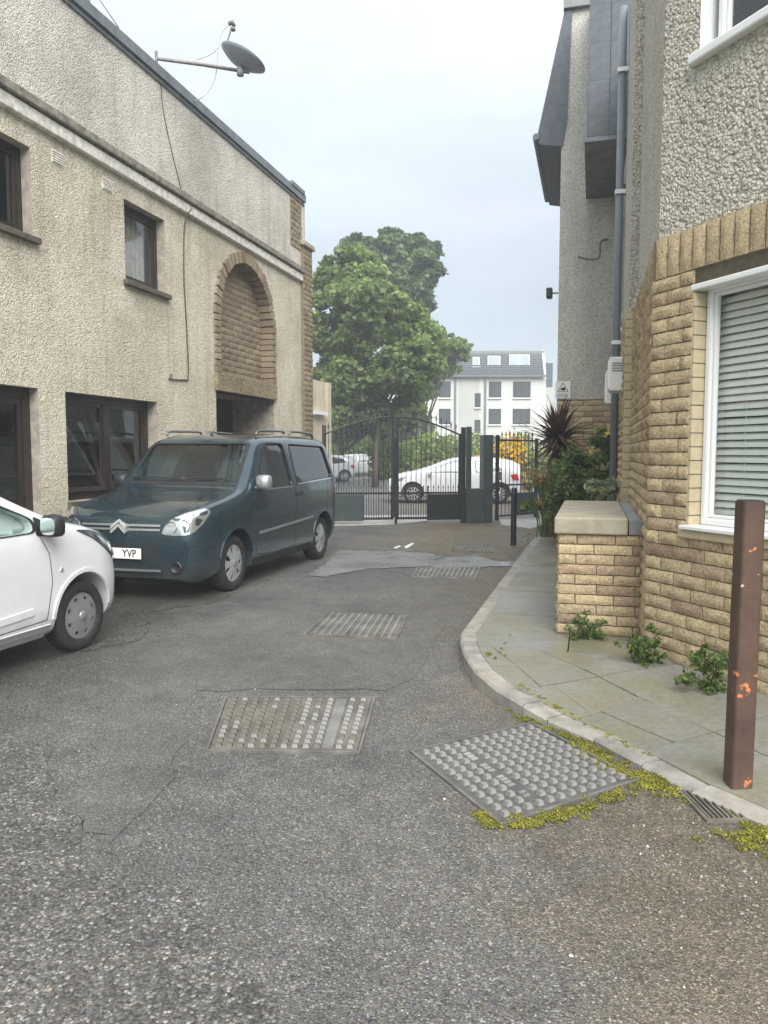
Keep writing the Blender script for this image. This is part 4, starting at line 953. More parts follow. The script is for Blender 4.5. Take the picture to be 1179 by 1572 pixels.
# downpipe with clips
ap = -RET2 + .12
for k, (px_, r_) in enumerate(((ap, .05),)):
    mb = MB(); q = F2.p(px_, 0, W2 + .075); mb.tube([(q[0], q[1], PAVE), (q[0], q[1], TOP)], r_, 12); dp = mb.build('downpipe', 'pipe_grey', br, smooth=True)
    for zz in (1.2, 3.0, 4.9, 6.4): mb = MB(); mb.fbox(F2, px_ - .065, px_ + .065, zz, zz + .05, W2, W2 + .135); mb.build('clip', 'white_pvc', dp)
# dark slate-hung overhang of the upper storey
oa, ob = -RET2 - .9, -RET2 - 3.4
yo = 10.9
s_hit = lambda x, y, Y: atY(x, y, Y)
FO = Frame((atY(903, 100, 11.6).x, 11.6), r2)
q = atY(903, 212, 11.6)
zo = q.z
mb = MB(); mb.hexa([FO.p(0, zo, 0), FO.p(1.6, zo - .02, 0), FO.p(1.6, zo - .02, -3.2), FO.p(0, zo, -3.2), FO.p(.02, 9.3, 0), FO.p(1.6, 9.3, 0), FO.p(1.6, 9.3, -3.2), FO.p(.02, 9.3, -3.2)]); ov = mb.build('slate_overhang', 'slate', br)
sm = MB(); sm.fbox(Frame((0, 0), (1, 0)), -.148, .148, 0, .30, -.002, .012); slm = sm.mesh('slate', ['slate'])
for j in range(9):
    for i in range(2):
        a = .155 + i * .305 + (.0 if j % 2 else -.0); inst('slate', slm, ov, FO.p(a, zo + .01 + j * .26, .006 + .002 * (j % 2)), FO.rot())
mb = MB(); mb.fbox(FO, -.03, 1.5, zo - .07, zo - .005, -3.2, .04); mb.build('fascia', 'flashing', ov)
# gable tower further down the lane
YT = 14.2
q = atY(855, 600, YT); FT = Frame((q.x, q.y), r2); tw = thing('gable_tower', 'tall pale roughcast gable with steep dark slate roof rising beyond the flats', 'building', (q.x, q.y, 0))
Ht = FT.hit; tz = Ht(870, 613)[1]; ev = Ht(845, 212)[1]; tp_ = Ht(885, 14)[1]; w_t = 1.9; DP = 3.4
mb = MB(); Pt = FT.p
prof = [(0, -.05), (w_t, -.05), (w_t, tp_), (Ht(872, 30)[0], tp_), (Ht(864, 150)[0] * .3, ev + .1), (0, ev)]
mb.prism(prof, lambda a, z: Pt(a, z, 0), lambda a, z: Pt(a, z, -DP)); mb.build('wall', 'dash_pale', tw)
x_e = Ht(825, 208)[0]; x_t = Ht(868, 22)[0]
mb = MB(); rf = [(x_e, ev + .05), (x_e + .03, ev - .10), (.02, ev - .18), (.1, ev + .3), (x_t + .12, tp_ - .02), (x_t, tp_ + .05)]
mb.prism(rf, lambda a, z: Pt(a, z, .04), lambda a, z: Pt(a, z, -DP - .1)); rr = mb.build('roof', 'slate', tw)
mb = MB(); mb.fbox(FT, x_t - .03, w_t, tp_ + .002, tp_ + .22, -DP, .09); mb.build('coping', 'slate_light', tw)
mb = MB(); mb.tube([Pt(x_e - .02, ev + .02, .08), Pt(x_e - .02, ev + .02, -DP - .1)], .06, 8); mb.build('gutter', 'flashing', rr)
# soffit seen from below
mb = MB(); mb.fbox(FT, 0, w_t, -.05, tz, -.3, .02); mb.build('stone_backing', 'mortar', tw)
emit_bricks(brick_specs(FT, 0, 1.3, .1, tz, .102, .33, w=.024), tw, 'stone')
# warning sign on the tower
q = Ht(853, 586), Ht(876, 586), Ht(865, 612)
sg = thing('warning_sign', 'white warning sign with black triangle on the gable wall above the spiky plant', 'sign', Pt(q[0][0], q[2][1], .04))
a, b, c, d = q[0][0], q[1][0], q[2][1], q[0][1]
mb = MB(); mb.fbox(FT, a, b, c, d, .027, .04); mb.build('board', 'plate_white', sg)
mc, hh = (a + b) / 2, d - c; t0, t1, tt = c + hh * .38, d - hh * .06, .014
tri = [(a + (b - a) * .12, t0), (b - (b - a) * .12, t0), (mc, t1)]; cen = (mc, (t0 * 2 + t1) / 3)
mb = MB()
for i in range(3):
    p, r = tri[i], tri[(i + 1) % 3]; pi_ = tuple(p[k] + (cen[k] - p[k]) * .16 for k in (0, 1)); ri_ = tuple(r[k] + (cen[k] - r[k]) * .16 for k in (0, 1))
    mb.add([Pt(*p, .043), Pt(*r, .043), Pt(*ri_, .043), Pt(*pi_, .043)], [(0, 1, 2, 3)])
ca = [(mc - .055, cen[1] - .01), (mc + .015, cen[1] - .035), (mc + .05, cen[1] - .012), (mc + .03, cen[1] + .03), (mc - .01, cen[1] + .02)]
mb.add([Pt(*p, .043) for p in ca], [tuple(range(5))]); mb.build('symbol', 'plate_ink', sg, fix=False)
mb = MB()
for k in range(3): zz = c + hh * (.08 + .08 * k); mb.add([Pt(a + .03, zz, .043), Pt(b - .03 - .02 * (k % 2), zz, .043), Pt(b - .03 - .02 * (k % 2), zz + .009, .043), Pt(a + .03, zz + .009, .043)], [(0, 1, 2, 3)])
mb.build('small_print', 'pipe_grey', sg, fix=False)
# hook bracket and lamp on the tower
mb = MB(); mb.tube(smooth_path([Pt(*Ht(933, 368), .03), Pt(*Ht(922, 375), .12), Pt(*Ht(919, 398), .14), Pt(*Ht(905, 401), .14), Pt(*Ht(887, 397), .14)], 5), .018, 8); tag(mb.build('hook_bracket', 'steel_dull', None, smooth=True), 'bent grey metal bracket fixed high on the pale gable wall', 'bracket')
lq = Ht(843, 447); fl = thing('floodlight', 'small dark floodlight sticking out from the edge of the gable', 'lamp', Pt(0, lq[1], -.2))
mb = MB(); mb.tube([Pt(0, lq[1], -.2), Pt(lq[0] + .05, lq[1], -.2)], .015, 8); mb.build('arm', 'steel_dull', fl)
mb = MB(); mb.fbox(FT, lq[0] - .06, lq[0] + .05, lq[1] - .09, lq[1] + .09, -.3, -.1); bevelled(mb.build('lamp_head', 'black_plastic', fl), .02)
# white meter boxes
for (x0, x1, y0, y1, Y, lab) in ((936, 957, 548, 600, 9.3, 'white meter box on the stone wall beside the downpipe'), (931, 945, 568, 620, 10.6, 'white meter box lower on the wall behind the downpipe')):
    p, r = atY(x0, y0, Y), atY(x1, y1, Y); FB = Frame((p.x, p.y), r2); ww = (r.x - p.x) / r2.x
    mt = thing('meter_box', lab, 'meter box', FB.p(0, r.z), group=None)
    mb = MB(); mb.fbox(FB, 0, ww + .12, r.z, p.z, -.42, 0); bevelled(mb.build('cabinet', 'white_pvc', mt), .012)
    mb = MB(); mb.fbox(FB, -.012, 0, r.z + .03, p.z - .03, -.40, -.02); dr_ = mb.build('cabinet_door', 'blind_white', mt)
    for k in range(4): mb = MB(); mb.fbox(FB, .03, ww - .02, p.z - .08 - k * .03, p.z - .068 - k * .03, 0, .006); mb.build('louvre', 'pipe_grey', mt)

# ------------------------------------------------------------------ stone pier wall with slab top
q = G(857, 971, PAVE); FP = Frame((q.x, q.y), r2); Hp = FP.hit
pw = Hp(984, 900)[0]; pz = Hp(858, 819)[1]; pc = Hp(853, 793)[1]
pr = thing('stone_planter_wall', 'low golden stone wall with a smooth slab on top beside the footway', 'wall', (q.x, q.y, PAVE))
DPW = 2.2
mb = MB(); mb.fbox(FP, .0, pw, PAVE - .03, pz, -DPW, 0); mb.build('core', 'mortar', pr)
ncp = round((pz - PAVE) / .0835); cpz = (pz - PAVE) / ncp
FPs = Frame(FP.p(0, 0, -DPW)[:2], -d2)
emit_bricks(brick_specs(FP, -.01, pw + .005, PAVE, pz, cpz, .30, w=.006) + brick_specs(FPs, 0, DPW, PAVE, pz, cpz, .30, w=.006), pr, 'stone')
mb = MB(); ra = Hp(964, 800)[0]
mb.fbox(FP, -.045, ra, pz + .002, pc, -DPW - .03, .05); bevelled(mb.build('cap_slab', 'cap_stone', pr), .015)
mb = MB(); mb.fbox(FP, ra + .006, pw + .02, pz + .002, pc - .012, -DPW, .03); bevelled(mb.build('edge_slab', 'slate_light', pr), .01)
# rusty square post
q = G(1132, 1206, .03)
for _ in range(4): q = G(1132, 1206, pave_z(q.x, q.y))
z1 = EYE - (770 - 695) / FPX * q.y
mb = MB(); hw = .049
po = thing('rusty_post', 'brown painted square steel post, rusting and chipped, in front of the window', 'post', (q.x, q.y, .05))
prof = []
for cxx, cyy in ((1, -1), (1, 1), (-1, 1), (-1, -1)):
    for k in range(4):
        a = math.atan2(cyy, cxx) + (k - 1.5) * R(26); prof.append((cxx * (hw - .014) + .014 * 1.2 * math.cos(a), cyy * (hw - .014) + .014 * 1.2 * math.sin(a)))
prof.sort(key=lambda p: math.atan2(p[1], p[0]))
lean = .012
ro_ = Matrix.Rotation(-AZ * .2, 2)
mb.prism(prof, lambda a, b: (q.x + a, q.y + b, -.01), lambda a, b: (q.x + a + lean, q.y + b, z1)); mb.build('shaft', 'rusty_post', po, sharp=30)
mb = MB(); mb.prism([(a * .96, b * .96) for a, b in prof], lambda a, b: (q.x + a + lean, q.y + b, z1), lambda a, b: (q.x + a * .9 + lean, q.y + b * .9, z1 + .008)); mb.build('cap', 'black_rubber', po, sharp=30)
# black bollard by the gate
q = G(788, 838); z1 = q.z + (838 - 748) / FPX * q.y
mb = MB(); mb.lathe([(0.0001, 0), (.05, 0), (.05, z1 - .14), (.056, z1 - .135), (.056, z1 - .1), (.05, z1 - .095), (.05, z1 - .03), (.035, z1), (0.0001, z1 + .005)], 'z', (q.x, q.y, 0), 16)
tag(mb.build('bollard', 'gate_black', None, sharp=35), 'thin black bollard at the kerb before the side gate', 'bollard')

# ------------------------------------------------------------------ gates
GL = G(490, 806); GR = G(757, 802); FG = Frame((GL.x, GL.y), (GR.x - GL.x, GR.y - GL.y)); Hg = FG.hit; Pg = FG.p
s_mid = Hg(606, 740)[0]; s_l = Hg(497, 740)[0]; s_r = Hg(707, 740)[0]
z_mid = Hg(606, 757)[1]; z_bot = .10; z_hi = Hg(606, 655)[1] + .22; z_lo = Hg(700, 668)[1]
bar = MB(); bar.tube([(0, 0, 0), (0, 0, 1)], .009, 6); bar_me = bar.mesh('bar', ['gate_black'], smooth=True)
fin = MB(); fin.lathe([(.009, 0), (.02, .03), (.004, .11), (.0005, .13)], 'z', n=6); fin_me = fin.mesh('finial', ['gate_black'])
def leaf(s0, s1, hi_at_end, label, panel):
    t = thing('gate_leaf', label, 'gate', Pg(s0, 0, 0))
    top = lambda s: z_lo + (z_hi - z_lo) * (math.sin((s - s0) / (s1 - s0) * math.pi / 2) if hi_at_end else math.cos((s - s0) / (s1 - s0) * math.pi / 2))
    mb = MB(); mb.fbox(FG, s0, s0 + .05, z_bot, top(s0), -.025, .025); mb.fbox(FG, s1 - .05, s1, z_bot, top(s1) + .03, -.025, .025)
    mb.fbox(FG, s0 + .05, s1 - .05, z_bot, z_bot + .05, -.022, .022); mb.fbox(FG, s0 + .05, s1 - .05, z_mid - .02, z_mid + .02, -.02, .02); mb.build('frame', 'gate_black', t)
    mb = MB(); N = 14
    mb.tube([Pg(s0 + (s1 - s0) * k / N, top(s0 + (s1 - s0) * k / N), 0) for k in range(N + 1)], .018, 8); mb.build('top_rail', 'gate_black', t, smooth=True)
    n = int((s1 - s0) / .108)
    for k in range(1, n):
        s = s0 + (s1 - s0) * k / n; h = top(s) - z_bot + .1
        o = inst('bar', bar_me, t, Pg(s, z_bot, 0), 0, (1, 1, h)); inst('finial', fin_me, o.parent, Pg(s, z_bot + h, 0), 0, (1, 1, 1))
    for k in range(n):
        s = s0 + (s1 - s0) * (k + .5) / n; o = inst('dog_bar', bar_me, t, Pg(s, z_bot, 0), 0, (.8, .8, z_mid - z_bot + .10)); inst('finial', fin_me, t, Pg(s, z_mid + .10, 0), 0, (.8, .8, .7))
    mb = MB(); mb.fbox(FG, panel[0], panel[1], z_bot - .02, z_mid - .03, .028, .034); mb.fbox(FG, panel[0], panel[0] + .03, z_bot - .02, z_mid + .16, .035, .06); mb.build('sheet_panel', 'gate_green' if hi_at_end else 'gate_black', t)
    return t
leaf(s_l, s_mid - .03, True, 'left leaf of the black spearhead driveway gate, lower corner sheeted, beside the van', (s_l, Hg(558, 780)[0]))
leaf(s_mid + .03, s_r, False, 'right leaf of the black spearhead driveway gate beside the control cabinet', (Hg(655, 780)[0], s_r))
gc = thing('gate_stop_post', 'thick black centre post where the driveway gate leaves meet', 'post', Pg(s_mid, 0, .06))
mb = MB(); mb.fbox(FG, s_mid - .065, s_mid + .065, .0 + .16, Hg(606, 672)[1], .04, .14); mb.build('post', 'gate_black', gc)
mb = MB(); mb.tube([Pg(s_mid + .01, 0, .09), Pg(s_mid + .01, .2, .09)], .03, 8); mb.build('drop_bolt', 'gate_black', gc)
mb = MB(); mb.fbox(FG, Hg(708, 700)[0], Hg(714, 700)[0], 0, Hg(708, 656)[1], -.04, .05); tag(mb.build('gate_post', 'gate_black'), 'thin black gate post hinging the right gate leaf', 'post')
mb = MB(); mb.fbox(FG, Hg(716, 700)[0], Hg(723, 700)[0], .5, Hg(716, 655)[1], -.06, .06); mb.fbox(FG, Hg(715, 700)[0], Hg(743, 700)[0], 0, Hg(730, 750)[1], -.25, .10); gcab = bevelled(mb.build('gate_cabinet', 'gate_green'), .01)
tag(gcab, 'dark green steel cabinet with a tall post, between the gate and the square column', 'cabinet')
mb = MB(); a0, a1 = Hg(742, 700)[0], Hg(757, 700)[0]; mb.fbox(FG, a0, a1, 0, Hg(750, 669)[1], -.3, .02); mb.fbox(FG, a0 - .01, a1 + .01, Hg(750, 669)[1], Hg(750, 669)[1] + .02, -.31, .03); tag(bevelled(mb.build('gate_column', 'gate_green'), .01), 'square dark green steel column between the driveway gate and the side gate', 'post')
# side gate
q0_, q1_ = G(761, 799), G(842, 792); FS = Frame((q0_.x, q0_.y), (q1_.x - q0_.x, q1_.y - q0_.y)); Hs = FS.hit; Ps = FS.p
t = thing('side_gate', 'narrow black spearhead pedestrian gate beside the spiky plant', 'gate', Ps(0, 0, 0))
L = Hs(824, 740)[0]; zt, zm = Hs(790, 676)[1], Hs(790, 744)[1]
mb = MB(); mb.fbox(FS, .0, .07, 0, zt + .12, -.03, .03); mb.fbox(FS, L - .06, L, 0, zt + .06, -.03, .03); mb.fbox(FS, .07, L - .06, zt - .02, zt + .02, -.02, .02); mb.fbox(FS, .07, L - .06, zm - .02, zm + .02, -.02, .02); mb.fbox(FS, .07, L - .06, .08, .12, -.02, .02); mb.build('frame', 'gate_black', t)
for k in range(1, 10):
    s = .05 + (L - .1) * k / 10; inst('bar', bar_me, t, Ps(s, .1, 0), 0, (1, 1, zt)); inst('finial', fin_me, t, Ps(s, zt + .1, 0), 0, (1, 1, 1))
mb = MB(); mb.fbox(FS, Hs(788, 770)[0], L, .10, Hs(800, 756)[1], .03, .05); mb.build('sheet_panel', 'gate_green', t)
mb = MB(); mb.fbox(FS, .02, .1, .95, 1.15, .03, .08); mb.build('lock', 'steel_dull', t)
# ------------------------------------------------------------------ plants by the wall
def pot_lathe(x, y, z, r, h, name, parent, mat='terracotta'):
    mb = MB(); mb.lathe([(.001, 0), (r * .68, 0), (r * .92, h * .8), (r, h * .8), (r * 1.02, h), (r * .9, h), (r * .86, h * .9), (.001, h * .9)], 'z', (x, y, z), 24); return mb.build(name, mat, parent, sharp=35)
q = G(848, 819, PAVE); pt = thing('potted_plant', 'leafy green plant in a terracotta pot at the footway edge', 'plant', (q.x, q.y, PAVE))
pot_lathe(q.x, q.y, PAVE, .19, .38, 'pot', pt)
leaves([(q.x + random.gauss(0, .2) - .02, q.y + random.gauss(0, .15), PAVE + .42 + abs(random.gauss(.12, .2)), .09) for _ in range(26)], 1300, .085, 'foliage', 'leaf_bush', pt, shell=.2, seed=21)
mb = MB()
for k in range(14): a = random.uniform(0, 6.28); mb.tube([(q.x, q.y, PAVE + .33), (q.x + .12 * math.cos(a), q.y + .12 * math.sin(a), PAVE + .55), (q.x + .26 * math.cos(a), q.y + .26 * math.sin(a), PAVE + .66)], .005, 5)
mb.build('stem', 'leaf_weed', pt)
# spiky cordyline
YC = 13.2
cq = atY(857, 675, YC); cd = thing('cordyline', 'purple brown spiky cordyline in front of the gable wall', 'plant', (cq.x, cq.y, PAVE))
mb = MB(); mb.tube([(cq.x + .02, cq.y, PAVE - .02), (cq.x - .02, cq.y, .8), (cq.x, cq.y, cq.z)], [.06, .05, .045], 10); mb.build('trunk', 'bark', cd, smooth=True)
g = np.random.default_rng(5); base_leaf = []
for v in range(5):
    mb = MB(); n = 7; L = 1.0; pts = []
    for k in range(n + 1):
        t_ = k / n; w_ = .022 * (1 - t_ ** 2.2) * (.75 + .5 * min(1, t_ * 4)) + .001; drp = (.10 + .06 * v) * t_ ** 2
        pts += [(-w_, t_ * L, -drp + .006), (0, t_ * L, -drp - .004), (w_, t_ * L, -drp + .006)]
    mb.add(pts, [(3 * k + i, 3 * k + i + 1, 3 * k + i + 4, 3 * k + i + 3) for k in range(n) for i in (0, 1)]); base_leaf.append(mb.mesh('blade', ['leaf_purple'], smooth=True, fix=False))
for k in range(210):
    az_k = g.uniform(0, 6.28); el = R(g.uniform(-25, 88)) if k > 25 else R(g.uniform(-55, -10)); L = g.uniform(.45, .68) * (.85 if el < 0 else 1)
    o = inst('blade', base_leaf[k % 5], cd, (cq.x, cq.y, cq.z + g.uniform(-.12, .1))); o.rotation_euler = (el, 0, az_k); o.scale = (1.5, L * 1.1, L)
# shrubs between plants and wall
def shrub(label, name, blobs, n, size, mat, stems, seed, group=None, aspect=1.9, flowers=None, fl=None):
    c = blobs[0]; t = thing(name, label, 'plant', (c[0], c[1], PAVE), group=group)
    leaves(clumpify(blobs, 7, .38, seed), n, size, 'foliage', mat, t, shell=.25, seed=seed, aspect=aspect)
    mb = MB()
    for k in range(stems):
        b = blobs[k % len(blobs)]; a = Vector((c[0] + random.gauss(0, .06), c[1] + random.gauss(0, .06), PAVE - .03)); e_ = Vector((b[0] + random.gauss(0, .1), b[1] + random.gauss(0, .1), b[2] + random.uniform(-.1, .25)))
        mb.tube([a, a.lerp(e_, .5) + Vector((random.gauss(0, .04), random.gauss(0, .04), .05)), e_], [.012, .009, .005], 5)
    mb.build('stems', 'leaf_weed', t)
    if flowers: leaves([(*f, .05) for f in flowers], len(flowers) * 12, .075, 'flowers', fl, t, shell=.3, seed=seed + 1)
    return t
p = lambda x, y, Y: tuple(atY(x, y, Y))
shrub('tall green bush against the stone wall with yellow blooms at its top', 'bush', [(*p(898, 725, 11.8), .40, .45, .45), (*p(868, 752, 12.0), .26, .3, .3), (*p(925, 690, 11.8), .2, .3, .34), (*p(885, 745, 11.3), .25, .3, .3), (*p(928, 735, 11.2), .18, .25, .35)], 7500, .07, 'leaf_dark', 18, 31, flowers=[p(934, 655, 11.5), p(938, 662, 11.5), p(929, 668, 11.6), p(940, 650, 11.6)], fl='flower_yellow')
shrub('loose light green bush behind the terracotta pot', 'bush', [(*p(872, 750, 12.2), .26, .3, .32), (*p(858, 775, 12.4), .22, .25, .25), (*p(885, 725, 12.2), .16, .2, .25)], 2400, .075, 'leaf_bush', 12, 33, flowers=[p(862, 712, 12.2), p(907, 692, 12.2), p(822, 672, 13)][:2], fl='flower_yellow')
shrub('pale variegated plant standing just behind the stone slab', 'plant', [(*p(926, 752, 9.4), .13, .16, .14), (*p(912, 745, 9.4), .1, .12, .1), (*p(938, 745, 9.4), .08, .1, .12)], 620, .075, 'leaf_varieg', 6, 35)
shrub('dry straw coloured shrub behind the side gate bollard', 'dry_shrub', [(*p(838, 745, 13.6), .2, .2, .35), (*p(820, 735, 13.8), .2, .2, .3), (*p(846, 720, 13.6), .15, .15, .2)], 700, .11, 'leaf_straw', 26, 37, aspect=6)
# weeds at the foot of the walls
def weed(label, x, y, s, n, seed):
    q = G(x, y, PAVE)
    for _ in range(4): q = G(x, y, pave_z(q.x, q.y))
    PZ = q.z; t = thing('weed', label, 'weed', tuple(q))
    g_ = random.Random(seed); bl_ = [(q.x + g_.gauss(0, s * .42), q.y + g_.gauss(0, s * .28), PZ + abs(g_.gauss(s * .55, s * .4)), .035) for _ in range(40)]
    leaves(bl_, int(n * 1.5), .030, 'foliage', 'leaf_weed', t, shell=.2, seed=seed, aspect=1.6)
    mb = MB()
    for b in bl_[:14]: mb.tube([(q.x + g_.gauss(0, .02), q.y, PZ - .01), ((q.x + b[0]) / 2, (q.y + b[1]) / 2, b[2] * .6 + .05), b[:3]], .0025, 4)
    mb.build('stems', 'leaf_weed', t)
weed('small leafy weed growing at the foot of the low stone wall', 900, 981, .13, 420, 41)
weed('bushy weed in the corner between low wall and house wall', 988, 1018, .17, 620, 42)
weed('tall leafy weed against the stone wall beside the rusty post', 1088, 1058, .19, 640, 43)

# ------------------------------------------------------------------ beyond the gate: trees, hedges, flats
def tree(name, label, tx, Yt, lobes, n, size, mat, seed, trunk_r=.14):
    b = G(tx, 735); bx = (tx - CX) / FPX * Yt; t = thing(name, label, 'tree', (bx, Yt, -.02), group='trees beyond the gate')
    bl_ = []
    for (x, y, rp) in lobes:
        Y = Yt + random.uniform(-1.5, 1.5); c = atY(x, y, Y); r = rp / FPX * Y; bl_.append((*c, r, r * 1.1, r * .85))
    cl_ = clumpify(bl_, 30, .26, seed) + clumpify(bl_, 14, .12, seed + 500); leaves(cl_, n, size, 'crown', mat, t, shell=.35, seed=seed, aspect=1.35, flat=.7)
    mb = MB(); top = max(b_[2] for b_ in bl_); mid = np.mean([b_[:3] for b_ in bl_], 0)
    fork = Vector((bx + .2, Yt, min(3.2, top * .3))); mb.tube([(bx, Yt, -.1), (bx + .05, Yt, 1.2), fork], [trunk_r * 1.25, trunk_r, trunk_r * .85], 10)
    for b_ in bl_:
        e_ = Vector(b_[:3]); mb.tube([fork, fork.lerp(e_, .45) + Vector((0, 0, .4)), e_, e_ + Vector((random.gauss(0, .4), random.gauss(0, .4), b_[5] * .6))], [trunk_r * .55, trunk_r * .35, trunk_r * .16, .03], 7)
    mb.build('trunk', 'bark', t, smooth=True); return t
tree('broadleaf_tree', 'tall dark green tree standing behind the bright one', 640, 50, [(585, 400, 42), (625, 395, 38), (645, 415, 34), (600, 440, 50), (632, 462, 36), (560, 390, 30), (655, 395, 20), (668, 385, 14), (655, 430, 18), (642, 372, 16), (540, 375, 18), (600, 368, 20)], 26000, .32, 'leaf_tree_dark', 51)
tree('broadleaf_tree', 'large bright green broadleaf tree just beyond the gate', 575, 36, [(540, 420, 52), (515, 470, 50), (560, 480, 62), (610, 500, 55), (505, 540, 48), (560, 560, 60), (620, 560, 55), (655, 525, 42), (540, 615, 50), (600, 615, 52), (510, 600, 40), (500, 440, 30), (640, 600, 22)], 52000, .25, 'leaf_tree', 52)
tree('broadleaf_tree', 'lower spreading tree in front of the pale flats', 645, 56, [(690, 545, 30), (665, 560, 34), (705, 535, 16), (650, 585, 28), (670, 520, 26)], 13000, .32, 'leaf_tree', 53, .15)
tree('broadleaf_tree', 'dark green tree at the end of the roughcast building', 520, 44, [(500, 600, 45), (530, 645, 38), (570, 640, 40), (490, 640, 30), (600, 650, 30), (625, 640, 24)], 15000, .32, 'leaf_tree_dark', 54, .15)  # crown uses the darker leaf green
def hedge(label, x0, x1, y0, Y, mat, n, seed, depth=1.2, size=.22):
    a, b = atY(x0, y0, Y), atY(x1, y0, Y); t = thing('hedge', label, 'hedge', ((a.x + b.x) / 2, Y, 0)); bl_ = []
    k = a.x
    while k < b.x:
        h = a.z * random.uniform(.82, 1.08); bl_ += [(k, Y, h * .62, .75, depth, h * .42), (k, Y, h * .25, .75, depth, h * .3)]; k += .7
    leaves(bl_, n, size, 'foliage', mat, t, shell=.6, seed=seed, aspect=1.4)
    mb = MB(); mb.box(a.x, b.x, Y - depth * .5, Y + depth * .5, -.03, a.z * .7); mb.build('branches', 'bark', t)
hedge('bright yellow green hedge behind the small parked cars', 500, 580, 668, 57, 'leaf_hedge', 7000, 61)
hedge('rounded lime green bush behind the gate centre post', 585, 632, 676, 46, 'leaf_hedge', 3500, 62)
hedge('dark green hedge below the pale flats', 630, 740, 668, 50, 'leaf_bush', 7000, 63)
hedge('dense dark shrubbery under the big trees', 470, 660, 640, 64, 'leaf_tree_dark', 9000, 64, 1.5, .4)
hedge('yellow leaved shrub seen through the side gate', 758, 803, 671, 34, 'leaf_gold', 2600, 65, .7, .16)
hedge('green shrub beside the yellow one behind the side gate', 803, 850, 676, 36, 'leaf_bush', 2500, 66, .8, .16)

def far_flats():
    Y = 72.0; A = atY(655, 660, Y); F = Frame((A.x, A.y), (1, 0)); h = F.hit
    t = thing('distant_apartment_block', 'pale three storey flats with dark mansard roof beyond the car park', 'building', (A.x, A.y, 0))
    x = lambda px: h(px, 600)[0]; z = lambda py: h(750, py)[1]
    ze = z(578); mb = MB(); mb.fbox(F, x(560), x(838), -.05, ze, -9, 0); mb.build('wall', 'far_render', t)
    mb = MB(); mb.fbox(F, x(704), x(736), -.05, ze - .02, .0, -.0 + .02); mb.build('stair_recess', 'far_render_dull', t)
    mb = MB(); mb.fbox(F, x(838) + .01, x(856), -.05, z(592), -9, -2); mb.build('wing', 'far_render_dull', t)
    mb = MB(); mb.prism([(-.35, ze), (.25 * 0 + 1.0, z(537)), (8.5, z(537)), (9.6, ze)], lambda a, b: F.p(x(560), b, -a), lambda a, b: F.p(x(838) - .25, b, -a)); rf = mb.build('roof', 'slate', t)
    mb = MB(); mb.fbox(F, x(560), x(838), z(541), z(536.5), -9, -.85); mb.build('roof_cap', 'slate_light', rf)
    mb = MB(); mb.prism([(-.05, ze - .3), (.95, z(535)), (9, z(535)), (9, ze - .3)], lambda a, b: F.p(x(838) - .25, b, -a), lambda a, b: F.p(x(838) + .02, b, -a)); mb.build('gable_edge', 'far_render', rf)
    mb = MB(); mb.fbox(F, x(838) + .3, x(856), z(592) + .01, z(553), -9, -2.2); mb.build('wing_roof', 'slate', rf)
    for k in range(11):                                             # slate courses as steps
        t0 = k / 11; mb = MB(); zz = ze + (z(541) - ze) * t0; o_ = -.36 + 1.28 * t0; mb.fbox(F, x(560), x(838) - .26, zz, zz + .07, -o_ - .1, -o_ + .05); mb.build('slate_course', 'slate', rf)
    def win(x0, x1, y0, y1, mull=False, skyg=False, w=.0):
        a, b, c, d = x(x0), x(x1), z(y1), z(y0)
        mb = MB(); mb.fbox(F, a - .08, b + .08, c - .08, d + .08, w, w + .05); wi = mb.build('window', 'white_pvc' if skyg else 'brown_frame', t)
        cs = [(a, (a + b) / 2 - .05), ((a + b) / 2 + .05, b)] if mull else [(a, b)]
        for (p0, p1) in cs: mb = MB(); mb.fbox(F, p0, p1, c, d, w + .052, w + .06); mb.build('pane', 'glass_far_sky' if skyg else 'glass_far', wi)
        mb = MB(); mb.fbox(F, a - .15, b + .15, c - .2, c - .09, w, w + .16); mb.build('sill', 'white_pvc', wi)
    for (x0, x1, m) in ((675.5, 690.5, False), (752, 768, False), (789, 813, True)):
        win(x0, x1, 587, 609, m); win(x0, x1, 629, 650, m); win(x0, x1, 671, 692, m)
    win(730.5, 736.5, 605, 624, w=.02); win(730.5, 736.5, 646, 664, w=.02)
    win(727, 735, 549, 561, False, True, -.30); win(750, 767, 547, 564, False, True, -.30); win(783, 812, 545, 567, True, True, -.30)
    for px_ in (699, 745): mb = MB(); q = F.p(x(px_), 0, .12); mb.tube([(q[0], q[1], 0), (q[0], q[1], ze)], .09, 8); mb.build('downpipe', 'pipe_grey', t)
    mb = MB(); mb.fbox(F, x(560), x(838), ze - .06, ze + .12, .3, .48); mb.build('gutter', 'flashing', rf)
far_flats()
